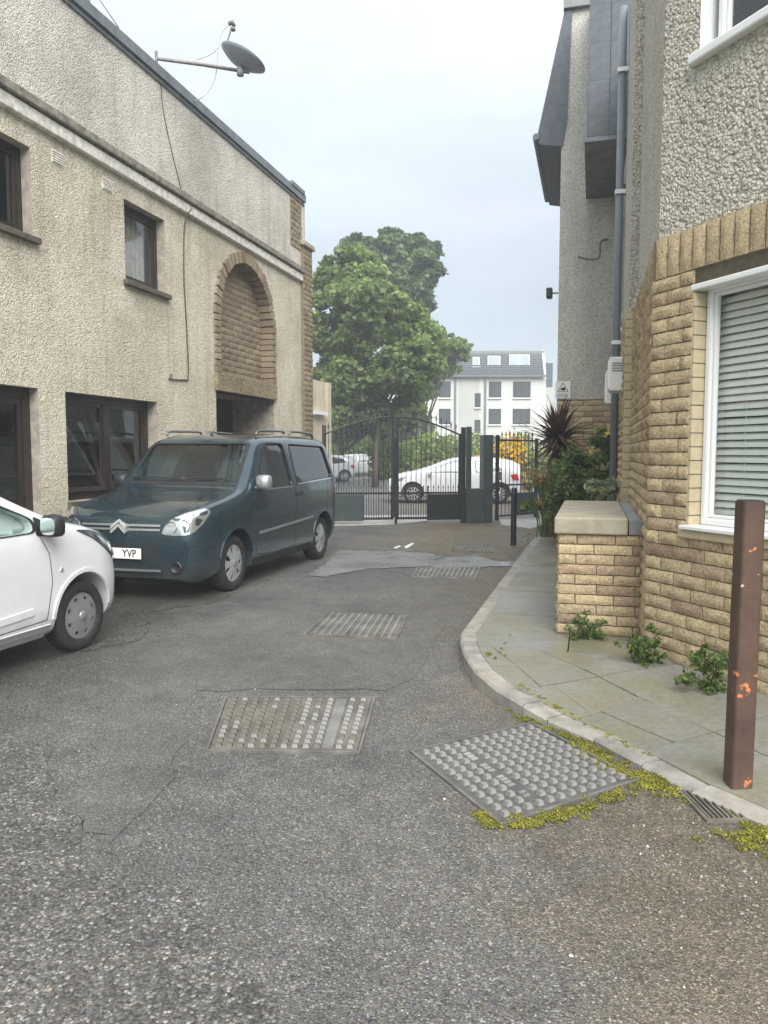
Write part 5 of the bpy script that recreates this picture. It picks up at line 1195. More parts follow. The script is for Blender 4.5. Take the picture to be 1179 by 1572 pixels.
# ------------------------------------------------------------------ cars
def pchip(x, y, xs):
    x = np.asarray(x, float); y = np.asarray(y, float); h = np.diff(x); dl = np.diff(y) / h; m = np.zeros_like(y); m[0] = dl[0]; m[-1] = dl[-1]
    for i in range(1, len(x) - 1):
        if dl[i - 1] * dl[i] > 0: w1 = 2 * h[i] + h[i - 1]; w2 = h[i] + 2 * h[i - 1]; m[i] = (w1 + w2) / (w1 / dl[i - 1] + w2 / dl[i])
    k = np.clip(np.searchsorted(x, xs) - 1, 0, len(x) - 2); t = (xs - x[k]) / h[k]
    return (2 * t ** 3 - 3 * t ** 2 + 1) * y[k] + (t ** 3 - 2 * t ** 2 + t) * h[k] * m[k] + (-2 * t ** 3 + 3 * t ** 2) * y[k + 1] + (t ** 3 - t ** 2) * h[k] * m[k + 1]
def loft(st, ny, nsub, bulge=(.05, .03), inset=None, yr=None, capn=10):
    """st: rows (y, zb, wb, w1,z1, ... w6,z6, z7) from front to rear -> closed body mesh (verts, faces)"""
    S = np.array(sorted(st, key=lambda r: r[0]), float); ys = S[:, 0]
    if yr is None: yr = (ys[0], ys[-1])
    Y = np.unique(np.concatenate([np.linspace(yr[0], yr[1], ny), [q for q in ys if yr[0] <= q <= yr[1]]]))
    Y = Y[np.concatenate([[True], np.diff(Y) > .008])]; Y[-1] = yr[1]
    cols = [pchip(ys, S[:, k], Y) for k in range(1, S.shape[1])]
    rings = []
    for i in range(len(Y)):
        c = [q[i] for q in cols]; pts = [(0, c[0]), (c[1] * .5, c[0]), (c[1], c[0])] + [(c[2 + 2 * k], c[3 + 2 * k]) for k in range(6)] + [(c[12] * .5, c[13] + (c[14] - c[13]) * .75), (0, c[14])]
        if inset:
            dw, dz, zf = inset; pts = [(max(0, w - dw) if w > 0 else 0, max(zf, z - (dz if k > 4 else 0))) for k, (w, z) in enumerate(pts)]
            if True:
                for k in range(1, len(pts)): pts[k] = (pts[k][0], max(pts[k][1], pts[k - 1][1] + .004 * (k > 2)))
        pts = np.array(pts); o = []
        n = len(pts)
        for k in range(n - 1):
            p0 = pts[k - 1] if k > 0 else np.array([-pts[1][0], pts[1][1]]); p1, p2 = pts[k], pts[k + 1]; p3 = pts[k + 2] if k + 2 < n else np.array([-pts[n - 2][0], pts[n - 2][1]])
            if inset or k < 2: m1, m2 = p2 - p1, p2 - p1
            else:
                # centripetal tangents
                d1, d2_, d3 = [max(1e-4, np.linalg.norm(b - a) ** .5) for a, b in ((p0, p1), (p1, p2), (p2, p3))]
                m1 = ((p1 - p0) / d1 - (p2 - p0) / (d1 + d2_) + (p2 - p1) / d2_) * d2_; m2 = ((p2 - p1) / d2_ - (p3 - p1) / (d2_ + d3) + (p3 - p2) / d3) * d2_
            for j in range(nsub):
                t = j / nsub; o.append((2 * t ** 3 - 3 * t ** 2 + 1) * p1 + (t ** 3 - 2 * t ** 2 + t) * m1 + (-2 * t ** 3 + 3 * t ** 2) * p2 + (t ** 3 - t ** 2) * m2)
        o.append(pts[-1]); rings.append(np.array(o))
    M_ = len(rings[0]); v = []; f = []
    full = 2 * M_ - 2                               # right side up, left side down
    for y, r in zip(Y, rings):
        v += [(w, y, z) for w, z in r] + [(-w, y, z) for w, z in r[-2:0:-1]]
    nr = len(Y)
    for i in range(nr - 1):
        for j in range(full): a, b = i * full + j, i * full + (j + 1) % full; f.append((a, b, b + full, a + full))
    for end in (0, 1):                               # rounded end caps
        i = 0 if end == 0 else nr - 1; s = -1 if end == 0 else 1; bg_ = bulge[1 - end] if not inset else 0; r = rings[i]; base = i * full; grid = {}
        zc = (r[:, 1].max() + r[:, 1].min()) / 2; zh = (r[:, 1].max() - r[:, 1].min()) / 2
        for k in range(M_):
            L_ = base + k; R_ = base + (full - k if 0 < k < M_ - 1 else k)
            if k in (0, M_ - 1): grid[k] = [L_]; continue
            row = [L_]
            for c in range(1, capn):
                t = 1 - 2 * c / capn; w = r[k][0] * t; e_ = (1 - t * t); ez = max(0, 1 - ((r[k][1] - zc) / zh) ** 4)
                row.append(len(v)); v.append((w, Y[i] + s * bg_ * e_ * (.25 + .75 * ez), r[k][1]))
            grid[k] = row + [R_]
        for k in range(M_ - 1):
            A, B = grid[k], grid[k + 1]
            if len(A) == 1: fs = [(A[0], B[c], B[c + 1]) for c in range(capn)]
            elif len(B) == 1: fs = [(A[c + 1], A[c], B[0]) for c in range(capn)]
            else: fs = [(A[c], B[c], B[c + 1], A[c + 1]) for c in range(capn)]
            f += fs
    return v, f
def mesh_obj(name, v, f, mats):
    mb = MB(); mb.add(v, f); me = mb.mesh(name, mats, smooth=True); return me
def bool_cut(me, cutters, mats):
    """cutters: list of MB solids; returns the cut mesh (material slots are kept)"""
    o = link('tmp', me)
    for i, cm in enumerate(cutters):
        c = link('cut', cm); md = o.modifiers.new('b%d' % i, 'BOOLEAN'); md.operation = 'DIFFERENCE'; md.solver = 'EXACT'; md.object = c; md.material_mode = 'TRANSFER'
    dg = bpy.context.evaluated_depsgraph_get(); r = bpy.data.meshes.new_from_object(o.evaluated_get(dg))
    for q in [o] + [m.object for m in o.modifiers]: bpy.data.objects.remove(q)
    return r
def densify(poly, step=.03, closed=True):
    o = []; n = len(poly)
    for i in range(n if closed else n - 1):
        a, b = Vector(poly[i]), Vector(poly[(i + 1) % n]); k = max(1, int((b - a).length / step))
        o += [a.lerp(b, j / k) for j in range(k)]
    return o if closed else o + [Vector(poly[-1])]
def rounded(poly, r=.05, seg=4):
    o = []; n = len(poly)
    for i in range(n):
        p, a, b = Vector(poly[i]), Vector(poly[i - 1]), Vector(poly[(i + 1) % n]); ra = min(r, (a - p).length * .4); rb = min(r, (b - p).length * .4)
        s, e_ = p + (a - p).normalized() * ra, p + (b - p).normalized() * rb
        for k in range(seg + 1): t = k / seg; o.append(s * (1 - t) ** 2 + p * 2 * t * (1 - t) + e_ * t * t)
    return o
def inpoly(p, poly):
    c = False; n = len(poly)
    for i in range(n):
        a, b = poly[i], poly[i - 1]
        if (a[1] > p[1]) != (b[1] > p[1]) and p[0] < (b[0] - a[0]) * (p[1] - a[1]) / (b[1] - a[1]) + a[0]: c = not c
    return c
class Proj:
    def __init__(s, v, f): s.bvh = BVHTree.FromPolygons(v, f)
    def hit(s, p, view):
        a, b = p
        if view == 'R': o, d = Vector((3, a, b)), Vector((-1, 0, 0))
        elif view == 'L': o, d = Vector((-3, a, b)), Vector((1, 0, 0))
        elif view == 'F': o, d = Vector((a, 5, b)), Vector((0, -1, 0))
        elif view == 'B': o, d = Vector((a, -5, b)), Vector((0, 1, 0))
        else: o, d = Vector((a, b, 4)), Vector((0, 0, -1))
        h = s.bvh.ray_cast(o, d)
        if h[0] is None:
            h = s.bvh.find_nearest(o + d * (2.2 if view in 'RL' else 3.2)); return h[0], -d
        n = h[1] if h[1].dot(d) < 0 else -h[1]
        return h[0], n
    def patch(s, poly, view, off, name, mats, parent, thick=.004, step=.04, holes=(), smooth=True, back=None):
        out_ = densify(poly, step); vs = list(out_); ed = [(i, (i + 1) % len(out_)) for i in range(len(out_))]; hd = []
        for h in holes:
            q = densify(h, step); k = len(vs); vs += q; ed += [(k + i, k + (i + 1) % len(q)) for i in range(len(q))]; hd.append(q)
        xs = [p[0] for p in out_]; zs = [p[1] for p in out_]
        gx = np.arange(min(xs) + step * .5, max(xs), step); gz = np.arange(min(zs) + step * .5, max(zs), step)
        if len(gx) * len(gz) < 4000:
            for a in gx:
                for b in gz:
                    if inpoly((a, b), out_) and not any(inpoly((a, b), h) for h in hd) and min(abs(a - q[0]) + abs(b - q[1]) for q in vs[:len(out_)]) > step * .5: vs.append(Vector((a, b)))
        r = delaunay_2d_cdt([Vector((q[0], q[1])) for q in vs], ed, [], 0, 1e-5); V = r[0]; tri = []
        for t_ in r[2]:
            c = sum((V[i] for i in t_), Vector((0, 0))) / len(t_)
            if inpoly(c, out_) and not any(inpoly(c, h) for h in hd): tri.append(tuple(t_))
        top = []; bot = []
        for q in V:
            p, n = s.hit(q, view); top.append(p + n * (off + thick)); bot.append(p + n * (off - (.004 if back is None else back)))
        mb = MB(); mb.add([tuple(p) for p in top] + [tuple(p) for p in bot], tri); N = len(V); cnt = {}
        for t_ in tri:
            for i in range(3): e_ = (t_[i], t_[(i + 1) % 3]); k = tuple(sorted(e_)); cnt.setdefault(k, []).append(e_)
        for k, es in cnt.items():
            if len(es) == 1: a, b = es[0]; mb.f.append((b, a, N + a, N + b)); mb.m.append(0)
        if isinstance(mats, str): mats = [mats]
        o = mb.build(name, mats, parent, fix=True, sharp=40) if smooth else mb.build(name, mats, parent)
        return o
    def strip(s, line, w, view, off, name, mat, parent, thick=.004, step=.04):
        L = densify(line, step, False); a, b = [], []
        for i, p in enumerate(L):
            t = (L[min(i + 1, len(L) - 1)] - L[max(i - 1, 0)]).normalized(); n = Vector((-t.y, t.x)) * w / 2; a.append(p + n); b.append(p - n)
        top = []; bot = []
        for q in a + b:
            p, n = s.hit(q, view); top.append(p + n * (off + thick)); bot.append(p - n * .003)
        n = len(L); N = 2 * n; mb = MB(); mb.add(top + bot, [(i, i + 1, n + i + 1, n + i) for i in range(n - 1)] + [(i, N + i, N + i + 1, i + 1) for i in range(n - 1)] + [(n + i, n + i + 1, N + n + i + 1, N + n + i) for i in range(n - 1)])
        return mb.build(name, mat, parent)
def wheel(parent, x, y, r, wdt, side, kind, lod=0):
    w = bpy.data.objects.new('wheel', None); C.objects.link(w); w.parent = parent; w.empty_display_size = .1
    rr = r * .665; s = side; o_ = x; hw_ = wdt
    prof = [(rr * .9, o_ - s * hw_ * .9), (rr, o_ - s * hw_), (r * .92, o_ - s * hw_), (r * .985, o_ - s * hw_ * .9), (r, o_ - s * hw_ * .7), (r, o_ - s * hw_ * .3), (r * .985, o_ - s * hw_ * .1), (r * .93, o_), (rr * 1.06, o_ + s * .002), (rr, o_ - s * .012), (rr * .97, o_ - s * .03)]
    mb = MB(); N = 20 if lod else 40
    for q in [prof]: mb.lathe([(a, b) for a, b in q], 'x', (0, y, r), N)
    mb.build('tyre', 'tyre', w, smooth=True)
    mb = MB(); mb.lathe([(.001, o_ - s * .06), (rr * .98, o_ - s * .05)], 'x', (0, y, r), N); mb.build('brake_disc', 'black_plastic', w)
    # cover plate with real holes
    hs = []
    if kind == 'spoke':
        for k in range(7):
            a0 = 2 * math.pi * (k + .5) / 7
            hs.append([(rr * q * math.cos(a0 + da), rr * q * math.sin(a0 + da)) for q, da in ((.40, -.05), (.62, -.17), (.88, -.17), (.91, 0), (.88, .17), (.62, .17), (.40, .05))])
    elif kind == 'holes':
        for k in range(8):
            a0 = 2 * math.pi * (k + .5) / 8; c = (rr * .76 * math.cos(a0), rr * .76 * math.sin(a0)); hs.append([(c[0] + rr * (.085 * math.cos(b) * math.cos(a0) - .12 * math.sin(b) * math.sin(a0)), c[1] + rr * (.085 * math.cos(b) * math.sin(a0) + .12 * math.sin(b) * math.cos(a0))) for b in np.linspace(0, 2 * math.pi, 12, endpoint=False)])
    else:
        for k in range(10):
            a0 = 2 * math.pi * (k + .5) / 10; hs.append([(rr * q * math.cos(a0 + da), rr * q * math.sin(a0 + da)) for q, da in ((.30, -.06), (.9, -.2), (.9, .2), (.30, .06))])
    oc = [(rr * .985 * math.cos(a), rr * .985 * math.sin(a)) for a in np.linspace(0, 2 * math.pi, N, endpoint=False)]
    vs = [Vector(p) for p in oc]; ed = [(i, (i + 1) % N) for i in range(N)]
    for q in (.2, .35, .55): vs += [Vector((rr * q * math.cos(a), rr * q * math.sin(a))) for a in np.linspace(0, 2 * math.pi, 16, endpoint=False) if not any(inpoly((rr * q * math.cos(a), rr * q * math.sin(a)), h) for h in hs)]
    for h in hs: k = len(vs); vs += [Vector(p) for p in h]; ed += [(k + i, k + (i + 1) % len(h)) for i in range(len(h))]
    rs = delaunay_2d_cdt(vs, ed, [], 0, 1e-6); V = rs[0]; tri = [tuple(t) for t in rs[2] if inpoly(sum((V[i] for i in t), Vector((0, 0))) / 3, oc) and not any(inpoly(sum((V[i] for i in t), Vector((0, 0))) / 3, h) for h in hs)]
    dish = lambda p: .012 * math.cos(min(1, p.length / rr) * 2.6)
    mb = MB(); mb.add([(o_ + s * (dish(p) - .004), y + p.x, r + p.y) for p in V] + [(o_ + s * (dish(p) - .022), y + p.x, r + p.y) for p in V], tri); n = len(V); cnt = {}
    for t in tri:
        for i in range(3): e_ = (t[i], t[(i + 1) % 3]); cnt.setdefault(tuple(sorted(e_)), []).append(e_)
    for es in cnt.values():
        if len(es) == 1: a, b = es[0]; mb.f.append((b, a, n + a, n + b)); mb.m.append(0)
    rim = mb.build('rim', 'alloy' if kind != 'holes' else 'hub_silver', w, sharp=35)
    mb = MB(); mb.lathe([(.001, o_ + s * .022), (rr * .17, o_ + s * .02), (rr * .22, o_ + s * .008)], 'x', (0, y, r), 16); mb.build('hub_cap', 'hub_silver', w, smooth=True)
    return w
def mirror_part(parent, s, y, z, x, mat, size=1.0):
    mb = MB(); prof = [(.0, -.6), (.85, -.55), (1, -.2), (1, .3), (.8, .62), (0, .66)]
    n = 12; pts = []
    for i, (u, sc) in enumerate(((0.0, .75), (.25, 1.0), (.7, 1.0), (1.0, .62))):
        for k in range(n): a = 2 * math.pi * k / n; cx_, sz_ = math.cos(a), math.sin(a); p_ = abs(cx_) ** .6 * (1 if cx_ > 0 else -1), abs(sz_) ** .6 * (1 if sz_ > 0 else -1); pts.append((s * (x + .10 * size + p_[0] * .088 * size * sc), y - .04 * size + u * .12 * size, z + p_[1] * .085 * size * sc))
    mb.add(pts, [(i * n + k, i * n + (k + 1) % n, (i + 1) * n + (k + 1) % n, (i + 1) * n + k) for i in range(3) for k in range(n)] + [tuple(range(n)), tuple(range(3 * n, 4 * n))])
    mb.tube([(s * (x - .03), y + .03, z - .07 * size), (s * (x + .05 * size), y + .03, z - .05 * size)], .02, 8)
    o = mb.build('wing_mirror', mat, parent, sharp=50)
    g_ = MB(); g_.add([(p[0] * 1, p[1] - .002, p[2]) for p in pts[:n]], [tuple(range(n))]); g_.build('mirror_glass', 'chrome', o, fix=False)
def make_car(name, label, loc, rotz, sp):
    t = thing(name, label, sp.get('cat', 'car'), loc, rotz, local=True, group=sp.get('group')); hi = sp.get('hi', True)
    v, f = loft(sp['st'], sp.get('ny', 70), 5 if hi else 3, sp.get('bulge', (.06, .04)), capn=12 if hi else 8)
    pj = Proj(v, f); me = mesh_obj('body', v, f, [sp['paint'], 'black_rubber', 'interior'])
    cut = MB(); ar = sp['arch']; r = sp['r']
    for yy in sp['axles']:
        for s in (-1, 1):
            mb_n = 32; pr_ = [(ar * math.cos(a), ar * math.sin(a)) for a in np.linspace(0, 2 * math.pi, mb_n, endpoint=False)]
            cut.prism(pr_, lambda a, b, s=s, yy=yy: (s * sp['well'], yy + a, r + .015 + b), lambda a, b, s=s, yy=yy: (s * 1.3, yy + a, r + .015 + b), 1)
    cutters = []
    if hi:
        iv, if_ = loft(sp['st'], 40, 3, inset=(.07, .05, .42), yr=sp['cabin']); cm = MB(); cm.add(iv, if_, 2); cutters.append(cm.mesh('c', ['paint_white', 'black_rubber', 'interior'], smooth=False))
        for pl in sp['side_win']:
            rp = rounded(pl, .07)
            for s in (-1, 1): cut.prism(rp, lambda a, b, s=s: (s * .30, a, b), lambda a, b, s=s: (s * 1.25, a, b), 1)
        rp = rounded(sp['screen'], .06); cut.prism(rp, lambda a, b: (a, sp['scr_y'][0], b), lambda a, b: (a, sp['scr_y'][1], b), 1)
        if 'rear_win' in sp: rp = rounded(sp['rear_win'], .06); cut.prism(rp, lambda a, b: (a, sp['rear_y'][0], b), lambda a, b: (a, sp['rear_y'][1], b), 1)
    cutters.append(cut.mesh('c', ['paint_white', 'black_rubber', 'interior']))
    bm_ = bool_cut(me, cutters, None); bm_.materials.clear()
    for q in (sp['paint'], 'black_rubber', 'interior'): bm_.materials.append(MATS[q])
    body = link('body', bm_, t)
    bm_.polygons.foreach_set('use_smooth', [True] * len(bm_.polygons)); bm_.set_sharp_from_angle(angle=R(38))
    gl = sp.get('glass', 'glass_car')
    for k, pl in enumerate(sp['side_win']):
        for s in 'RL':
            rp = rounded(pl, .07); cc = sum((Vector(p) for p in rp), Vector((0, 0))) / len(rp); inn = [p + (cc - p).normalized() * .012 for p in rp]; o2 = [p + (p - cc).normalized() * .014 for p in rp]
            if hi: w_ = pj.patch(o2, s, -.022, 'side_window', sp.get('glass2', gl) if k else gl, t, .004, .06, back=.026)
            else: w_ = pj.patch(rp, s, .001, 'side_window', sp.get('farglass', 'glass_far'), t, .002, .08)
            pj.patch(o2, s, .0, 'window_seal', 'black_rubber', w_, .004, .05, holes=[inn])
    if hi:
        rp = rounded(sp['screen'], .06); o2 = [p * 1.0 for p in rp]; w_ = pj.patch(o2, 'F', -.012, 'windscreen', gl, t, .004, .08, back=.016)
        cc = sum(o2, Vector((0, 0))) / len(o2); pj.patch([p + (p - cc).normalized() * .012 for p in o2], 'F', .0, 'window_seal', 'black_rubber', w_, .003, .05, holes=[[p + (cc - p).normalized() * .03 for p in o2]])
    else: pj.patch(rounded(sp['screen'], .06), 'F', .002, 'windscreen', sp.get('farglass', 'glass_far'), t, .002, .08)
    if 'rear_win' in sp: pj.patch(rounded(sp['rear_win'], .05), 'B', .001 if not hi else -.01, 'rear_window', 'glass_far' if not hi else 'glass_tint', t, .003, .08)
    for yy in sp['axles']:
        for s in (-1, 1):
            wheel(t, s * sp['track'], yy, r, sp.get('tw', .18), s, sp['wheel'], 0 if hi else 1)
    for (line, wd, view) in sp.get('seams', ()): pj.strip(line, wd, view, -.001, 'panel_gap', 'black_rubber', t, .0025)
    return t, pj
def st_row(y, zb, wb, pts, z7): return (y, zb, wb, *[c for p in pts for c in p], z7)
# --- the dark blue-green van
VAN = [st_row(2.17, .25, .60, ((.69, .33), (.725, .55), (.705, .73), (.67, .83), (.63, .862), (.5, .882)), .89),
 st_row(2.06, .20, .68, ((.775, .32), (.805, .55), (.79, .75), (.755, .875), (.70, .915), (.55, .94)), .952),
 st_row(1.83, .18, .70, ((.82, .30), (.845, .58), (.835, .81), (.80, .95), (.75, .985), (.58, 1.008)), 1.02),
 st_row(1.35, .18, .72, ((.835, .30), (.86, .60), (.855, .89), (.82, 1.03), (.775, 1.065), (.60, 1.088)), 1.10),
 st_row(1.08, .18, .72, ((.835, .30), (.86, .62), (.86, .96), (.825, 1.10), (.775, 1.138), (.62, 1.158)), 1.17),
 st_row(.96, .18, .72, ((.835, .30), (.862, .63), (.86, 1.0), (.825, 1.17), (.775, 1.235), (.65, 1.265)), 1.28),
 st_row(.46, .18, .72, ((.835, .30), (.862, .64), (.862, 1.06), (.80, 1.36), (.715, 1.63), (.61, 1.70)), 1.725),
 st_row(.22, .18, .72, ((.835, .30), (.862, .64), (.862, 1.07), (.798, 1.38), (.705, 1.69), (.59, 1.755)), 1.775),
 st_row(-.5, .18, .72, ((.835, .30), (.862, .64), (.862, 1.08), (.797, 1.39), (.70, 1.705), (.58, 1.775)), 1.80),
 st_row(-1.5, .18, .72, ((.835, .30), (.862, .64), (.86, 1.08), (.795, 1.39), (.70, 1.70), (.58, 1.765)), 1.79),
 st_row(-1.85, .22, .70, ((.82, .34), (.85, .64), (.845, 1.08), (.78, 1.38), (.68, 1.67), (.56, 1.735)), 1.755),
 st_row(-1.98, .28, .66, ((.76, .38), (.79, .64), (.785, 1.08), (.72, 1.36), (.62, 1.62), (.50, 1.685)), 1.70)]
vf, vr = G(347, 908), G(488, 857); vd = Vector((vf.x - vr.x, vf.y - vr.y)).normalized()      # heading towards the camera
vctr = (Vector((vf.x, vf.y)) + Vector((vr.x, vr.y))) / 2; vleft = Vector((-vd.y, vd.x))
# its left wheels stand at those two contact points
vrot = math.atan2(-vd.x, vd.y); vpos = vctr + Vector((vd.y, -vd.x)) * .80
spv = dict(st=VAN, paint='paint_van', arch=.375, r=.315, axles=(1.345, -1.345), well=.48, track=.815, wheel='spoke', cabin=(-1.85, .93), cat='van',
  side_win=[[(.80, 1.17), (.40, 1.62), (.26, 1.665), (-.20, 1.665), (-.24, 1.12), (.55, 1.11)], [(-.38, 1.15), (-.38, 1.66), (-1.66, 1.635), (-1.78, 1.19)]],
  screen=[(-.70, 1.20), (.70, 1.20), (.64, 1.665), (-.64, 1.665)], scr_y=(.15, 1.5), glass2='glass_tint', rear_win=[(-.6, 1.14), (.6, 1.14), (.53, 1.58), (-.53, 1.58)], rear_y=(-1.6, -2.4), bulge=(.075, .04),
  seams=[([(.86, .36), (.90, .70), (.86, 1.08), (.80, 1.17)], .007, 'L'), ([(-.30, .34), (-.31, 1.12), (-.30, 1.70)], .007, 'L'), ([(.86, .36), (.3, .30), (-.30, .34)], .007, 'L'), ([(-1.50, .62), (-1.52, 1.15)], .007, 'L'),
         ([(.86, .36), (.90, .70), (.86, 1.08), (.80, 1.17)], .007, 'R'), ([(-.30, .34), (-.31, 1.12), (-.30, 1.70)], .007, 'R')])
van, pj = make_car('parked_van', 'dark blue green small van with roof rails parked against the roughcast building', (vpos.x, vpos.y, 0), vrot, spv)
van.scale = (1.075, 1.035, 1.035)
for s in (-1, 1):
    v_ = 'F'; poly = [(s * a, b) for a, b in ((.455, .715), (.60, .70), (.745, .712), (.80, .80), (.812, .93), (.77, .965), (.64, .915), (.515, .835))]
    hl = pj.patch(rounded(poly, .04), v_, -.002, 'headlight', 'lamp_reflector', van, .006, .04)
    pj.patch(rounded(poly, .04), v_, .012, 'lens', 'lamp_glass', hl, .004, .05)
    for (cx_, cz_, r_) in ((.56, .785, .058), (.69, .80, .062)):
        q, n_ = pj.hit((s * cx_, cz_), 'F'); mb = MB(); mb.lathe([(.001, -.03), (r_ * .45, -.026), (r_ * .8, -.006), (r_, .008), (r_ * 1.08, .006)], 'y', tuple(q), 20); mb.build('reflector_bowl', 'chrome', hl, smooth=True)
    q, n_ = pj.hit((s * .60, .37), 'F'); mb = MB(); mb.lathe([(.001, .0), (.045, .004), (.05, .012), (.062, .012), (.066, -.01)], 'y', (q.x, q.y + .002, q.z), 20); mb.build('fog_lamp', 'black_plastic', van, smooth=True)
    mirror_part(van, s, .80, 1.20, .83, 'hub_silver' if s < 0 else 'black_plastic', 1.05)
    rail = [(s * .60, .30, 1.765), (s * .605, .24, 1.815), (s * .605, -.05, 1.825), (s * .60, -.5, 1.83), (s * .60, -.56, 1.80)]; mb = MB(); mb.tube(smooth_path(rail, 4), .016, 8); mb.build('roof_rail', 'rail_dark', van, smooth=True)
    rail = [(s * .60, -.75, 1.79), (s * .605, -.82, 1.835), (s * .60, -1.3, 1.83), (s * .60, -1.55, 1.815), (s * .595, -1.62, 1.76)]; mb = MB(); mb.tube(smooth_path(rail, 4), .016, 8); mb.build('roof_rail', 'rail_dark', van, smooth=True)
    vw = 'R' if s > 0 else 'L'
    pj.strip([(.82, .60), (-.93, .66)], .028, vw, .004, 'side_moulding', 'hub_silver', van, .008)
    pj.strip([(.62, 1.105), (-.22, 1.11)], .016, vw, .004, 'window_trim', 'chrome', van, .006); pj.strip([(-.38, 1.135), (-1.74, 1.175)], .016, vw, .004, 'window_trim', 'chrome', van, .006)
    pj.strip([(.93, .26), (-.93, .26)], .10, vw, .003, 'sill_trim', 'black_plastic', van, .006)
    q, n_ = pj.hit((.93, .70), vw); mb = MB(); mb.lathe([(.001, .012), (.014, .008), (.02, 0)], 'x', (q.x, q.y, q.z), 12); mb.build('side_repeater', 'amber', van)
    pj.patch(rounded([(-.34, .98), (-.50, .98), (-.50, 1.03), (-.34, 1.03)], .02), vw, .004, 'door_handle', 'black_plastic', van, .02, .03)
    pj.patch(rounded([(-1.90, 1.05), (-1.95, 1.05), (-1.95, .80), (-1.91, .78)], .02), vw, .002, 'tail_light', 'red_lens', van, .008, .04)
# arch lips
for yy in (1.345, -1.345):
    for vw in 'RL': pj.strip([(yy + .39 * math.cos(a), .33 + .39 * math.sin(a)) for a in np.linspace(R(8), R(172), 22)], .026, vw, .0, 'arch_lip', 'paint_van', van, .008)
gr = pj.patch([(-.445, .735), (.445, .735), (.505, .83), (-.505, .83)], 'F', -.004, 'grille', 'black_plastic', van, .004, .05)
for zz in (.757, .800): pj.strip([(-.45, zz), (-.09, zz), (-.05, zz + .012), (0, zz + .028), (.05, zz + .012), (.09, zz), (.45, zz)], .020, 'F', .006, 'grille_bar', 'hub_silver', gr, .010, .03)
for dz in (0, .044): pj.strip([(-.085, .722 + dz), (0, .796 + dz), (.085, .722 + dz)], .024, 'F', .022, 'chevron_emblem', 'alloy', gr, .010, .03)
pj.patch([(-.42, .42), (.42, .42), (.42, .60), (-.42, .60)], 'F', -.003, 'bumper_inset', 'black_plastic', van, .004, .06)
lo_ = pj.patch(rounded([(-.46, .285), (.46, .285), (.44, .385), (-.44, .385)], .02), 'F', -.003, 'lower_intake', 'black_rubber', van, .004, .06)
pj.strip([(-.44, .335), (.44, .335)], .018, 'F', .004, 'intake_bar', 'hub_silver', lo_, .008)
pj.strip([(-.83, .665), (-.60, .655), (-.42, .665), (0, .67), (.42, .665), (.60, .655), (.83, .665)], .008, 'F', -.001, 'bumper_gap', 'black_rubber', van, .0025)
for s in (-1, 1):
    pj.strip([(s * .44, .66), (s * .47, .60), (s * .47, .45), (s * .44, .40)], .007, 'F', -.001, 'bumper_gap', 'black_rubber', van, .0025)
    pj.strip([(s * .455, .845), (s * .62, .925), (s * .76, .985)], .008, 'F', -.001, 'bonnet_gap', 'black_rubber', van, .0025)
pj.strip([(-.455, .842), (0, .855), (.455, .842)], .008, 'F', -.001, 'bonnet_gap', 'black_rubber', van, .0025)
q, n_ = pj.hit((0, .51), 'F'); yp = q.y + .02
mb = MB(); mb.box(-.26, .26, yp, yp + .012, .455, .566); pl = bevelled(mb.build('number_plate', 'plate_white', van), .006)
m4 = Matrix.Translation((-.13, yp + .0135, .510)) @ Matrix.Rotation(math.pi, 4, 'Z') @ Matrix.Rotation(math.pi / 2, 4, 'X') @ Matrix.Diagonal((.82, 1, 1, 1))
text_mb('YVP', .112, m4).build('plate_letters', 'plate_ink', pl, fix=False)
for (x0, x1) in ((.62, -.02), (-.02, -.60)):                              # wipers lying across the foot of the screen
    pts = []
    for k in range(8): t_ = k / 7; h, n_ = pj.hit((x0 + (x1 - x0) * t_, 1.212 + .03 * t_ * (1 - t_) * 4), 'F'); pts.append(h + n_ * .018)
    mb = MB(); mb.tube(pts, .010, 6); mb.build('wiper', 'black_plastic', van)
pj.patch([(-.70, 1.165), (.70, 1.165), (.70, 1.205), (-.70, 1.205)], 'F', .0, 'scuttle', 'black_plastic', van, .004, .06)
mb = MB(); mb.tube([(0, .28, 1.765), (0, .26, 1.80)], [.02, .012], 8); mb.tube([(0, .26, 1.80), (0, .16, 1.86)], .004, 6); mb.build('roof_aerial', 'black_plastic', van)
# inside of the van
mb = MB(); mb.box(-.74, .74, .58, .90, .95, 1.10); bevelled(mb.build('dashboard', 'black_plastic', van), .04)
for s in (-1, 1):
    mb = MB(); mb.box(s * .38 - .25, s * .38 + .25, -.35, .16, .52, .72); mb.hexa([(s * .38 - .25, -.35, .70), (s * .38 + .25, -.35, .70), (s * .38 + .25, -.20, .70), (s * .38 - .25, -.20, .70), (s * .38 - .21, -.50, 1.28), (s * .38 + .21, -.50, 1.28), (s * .38 + .21, -.40, 1.28), (s * .38 - .21, -.40, 1.28)]); mb.box(s * .38 - .13, s * .38 + .13, -.53, -.45, 1.31, 1.48)
    bevelled(mb.build('front_seat', 'seat_cloth', van), .03)
mb = MB(); mb.hexa([(-.66, -1.25, .6), (.66, -1.25, .6), (.66, -1.1, .6), (-.66, -1.1, .6), (-.62, -1.38, 1.22), (.62, -1.38, 1.22), (.62, -1.28, 1.22), (-.62, -1.28, 1.22)]); bevelled(mb.build('rear_seat', 'seat_cloth', van), .03)
mb = MB(); N = 28; cw = Vector((.38, .42, 1.08)); e1_ = Vector((1, 0, 0)); e2_ = Vector((0, .42, .90)).normalized()
ringp = [cw + (e1_ * math.cos(a) + e2_ * math.sin(a)) * .185 for a in np.linspace(0, 2 * math.pi, N + 1)]
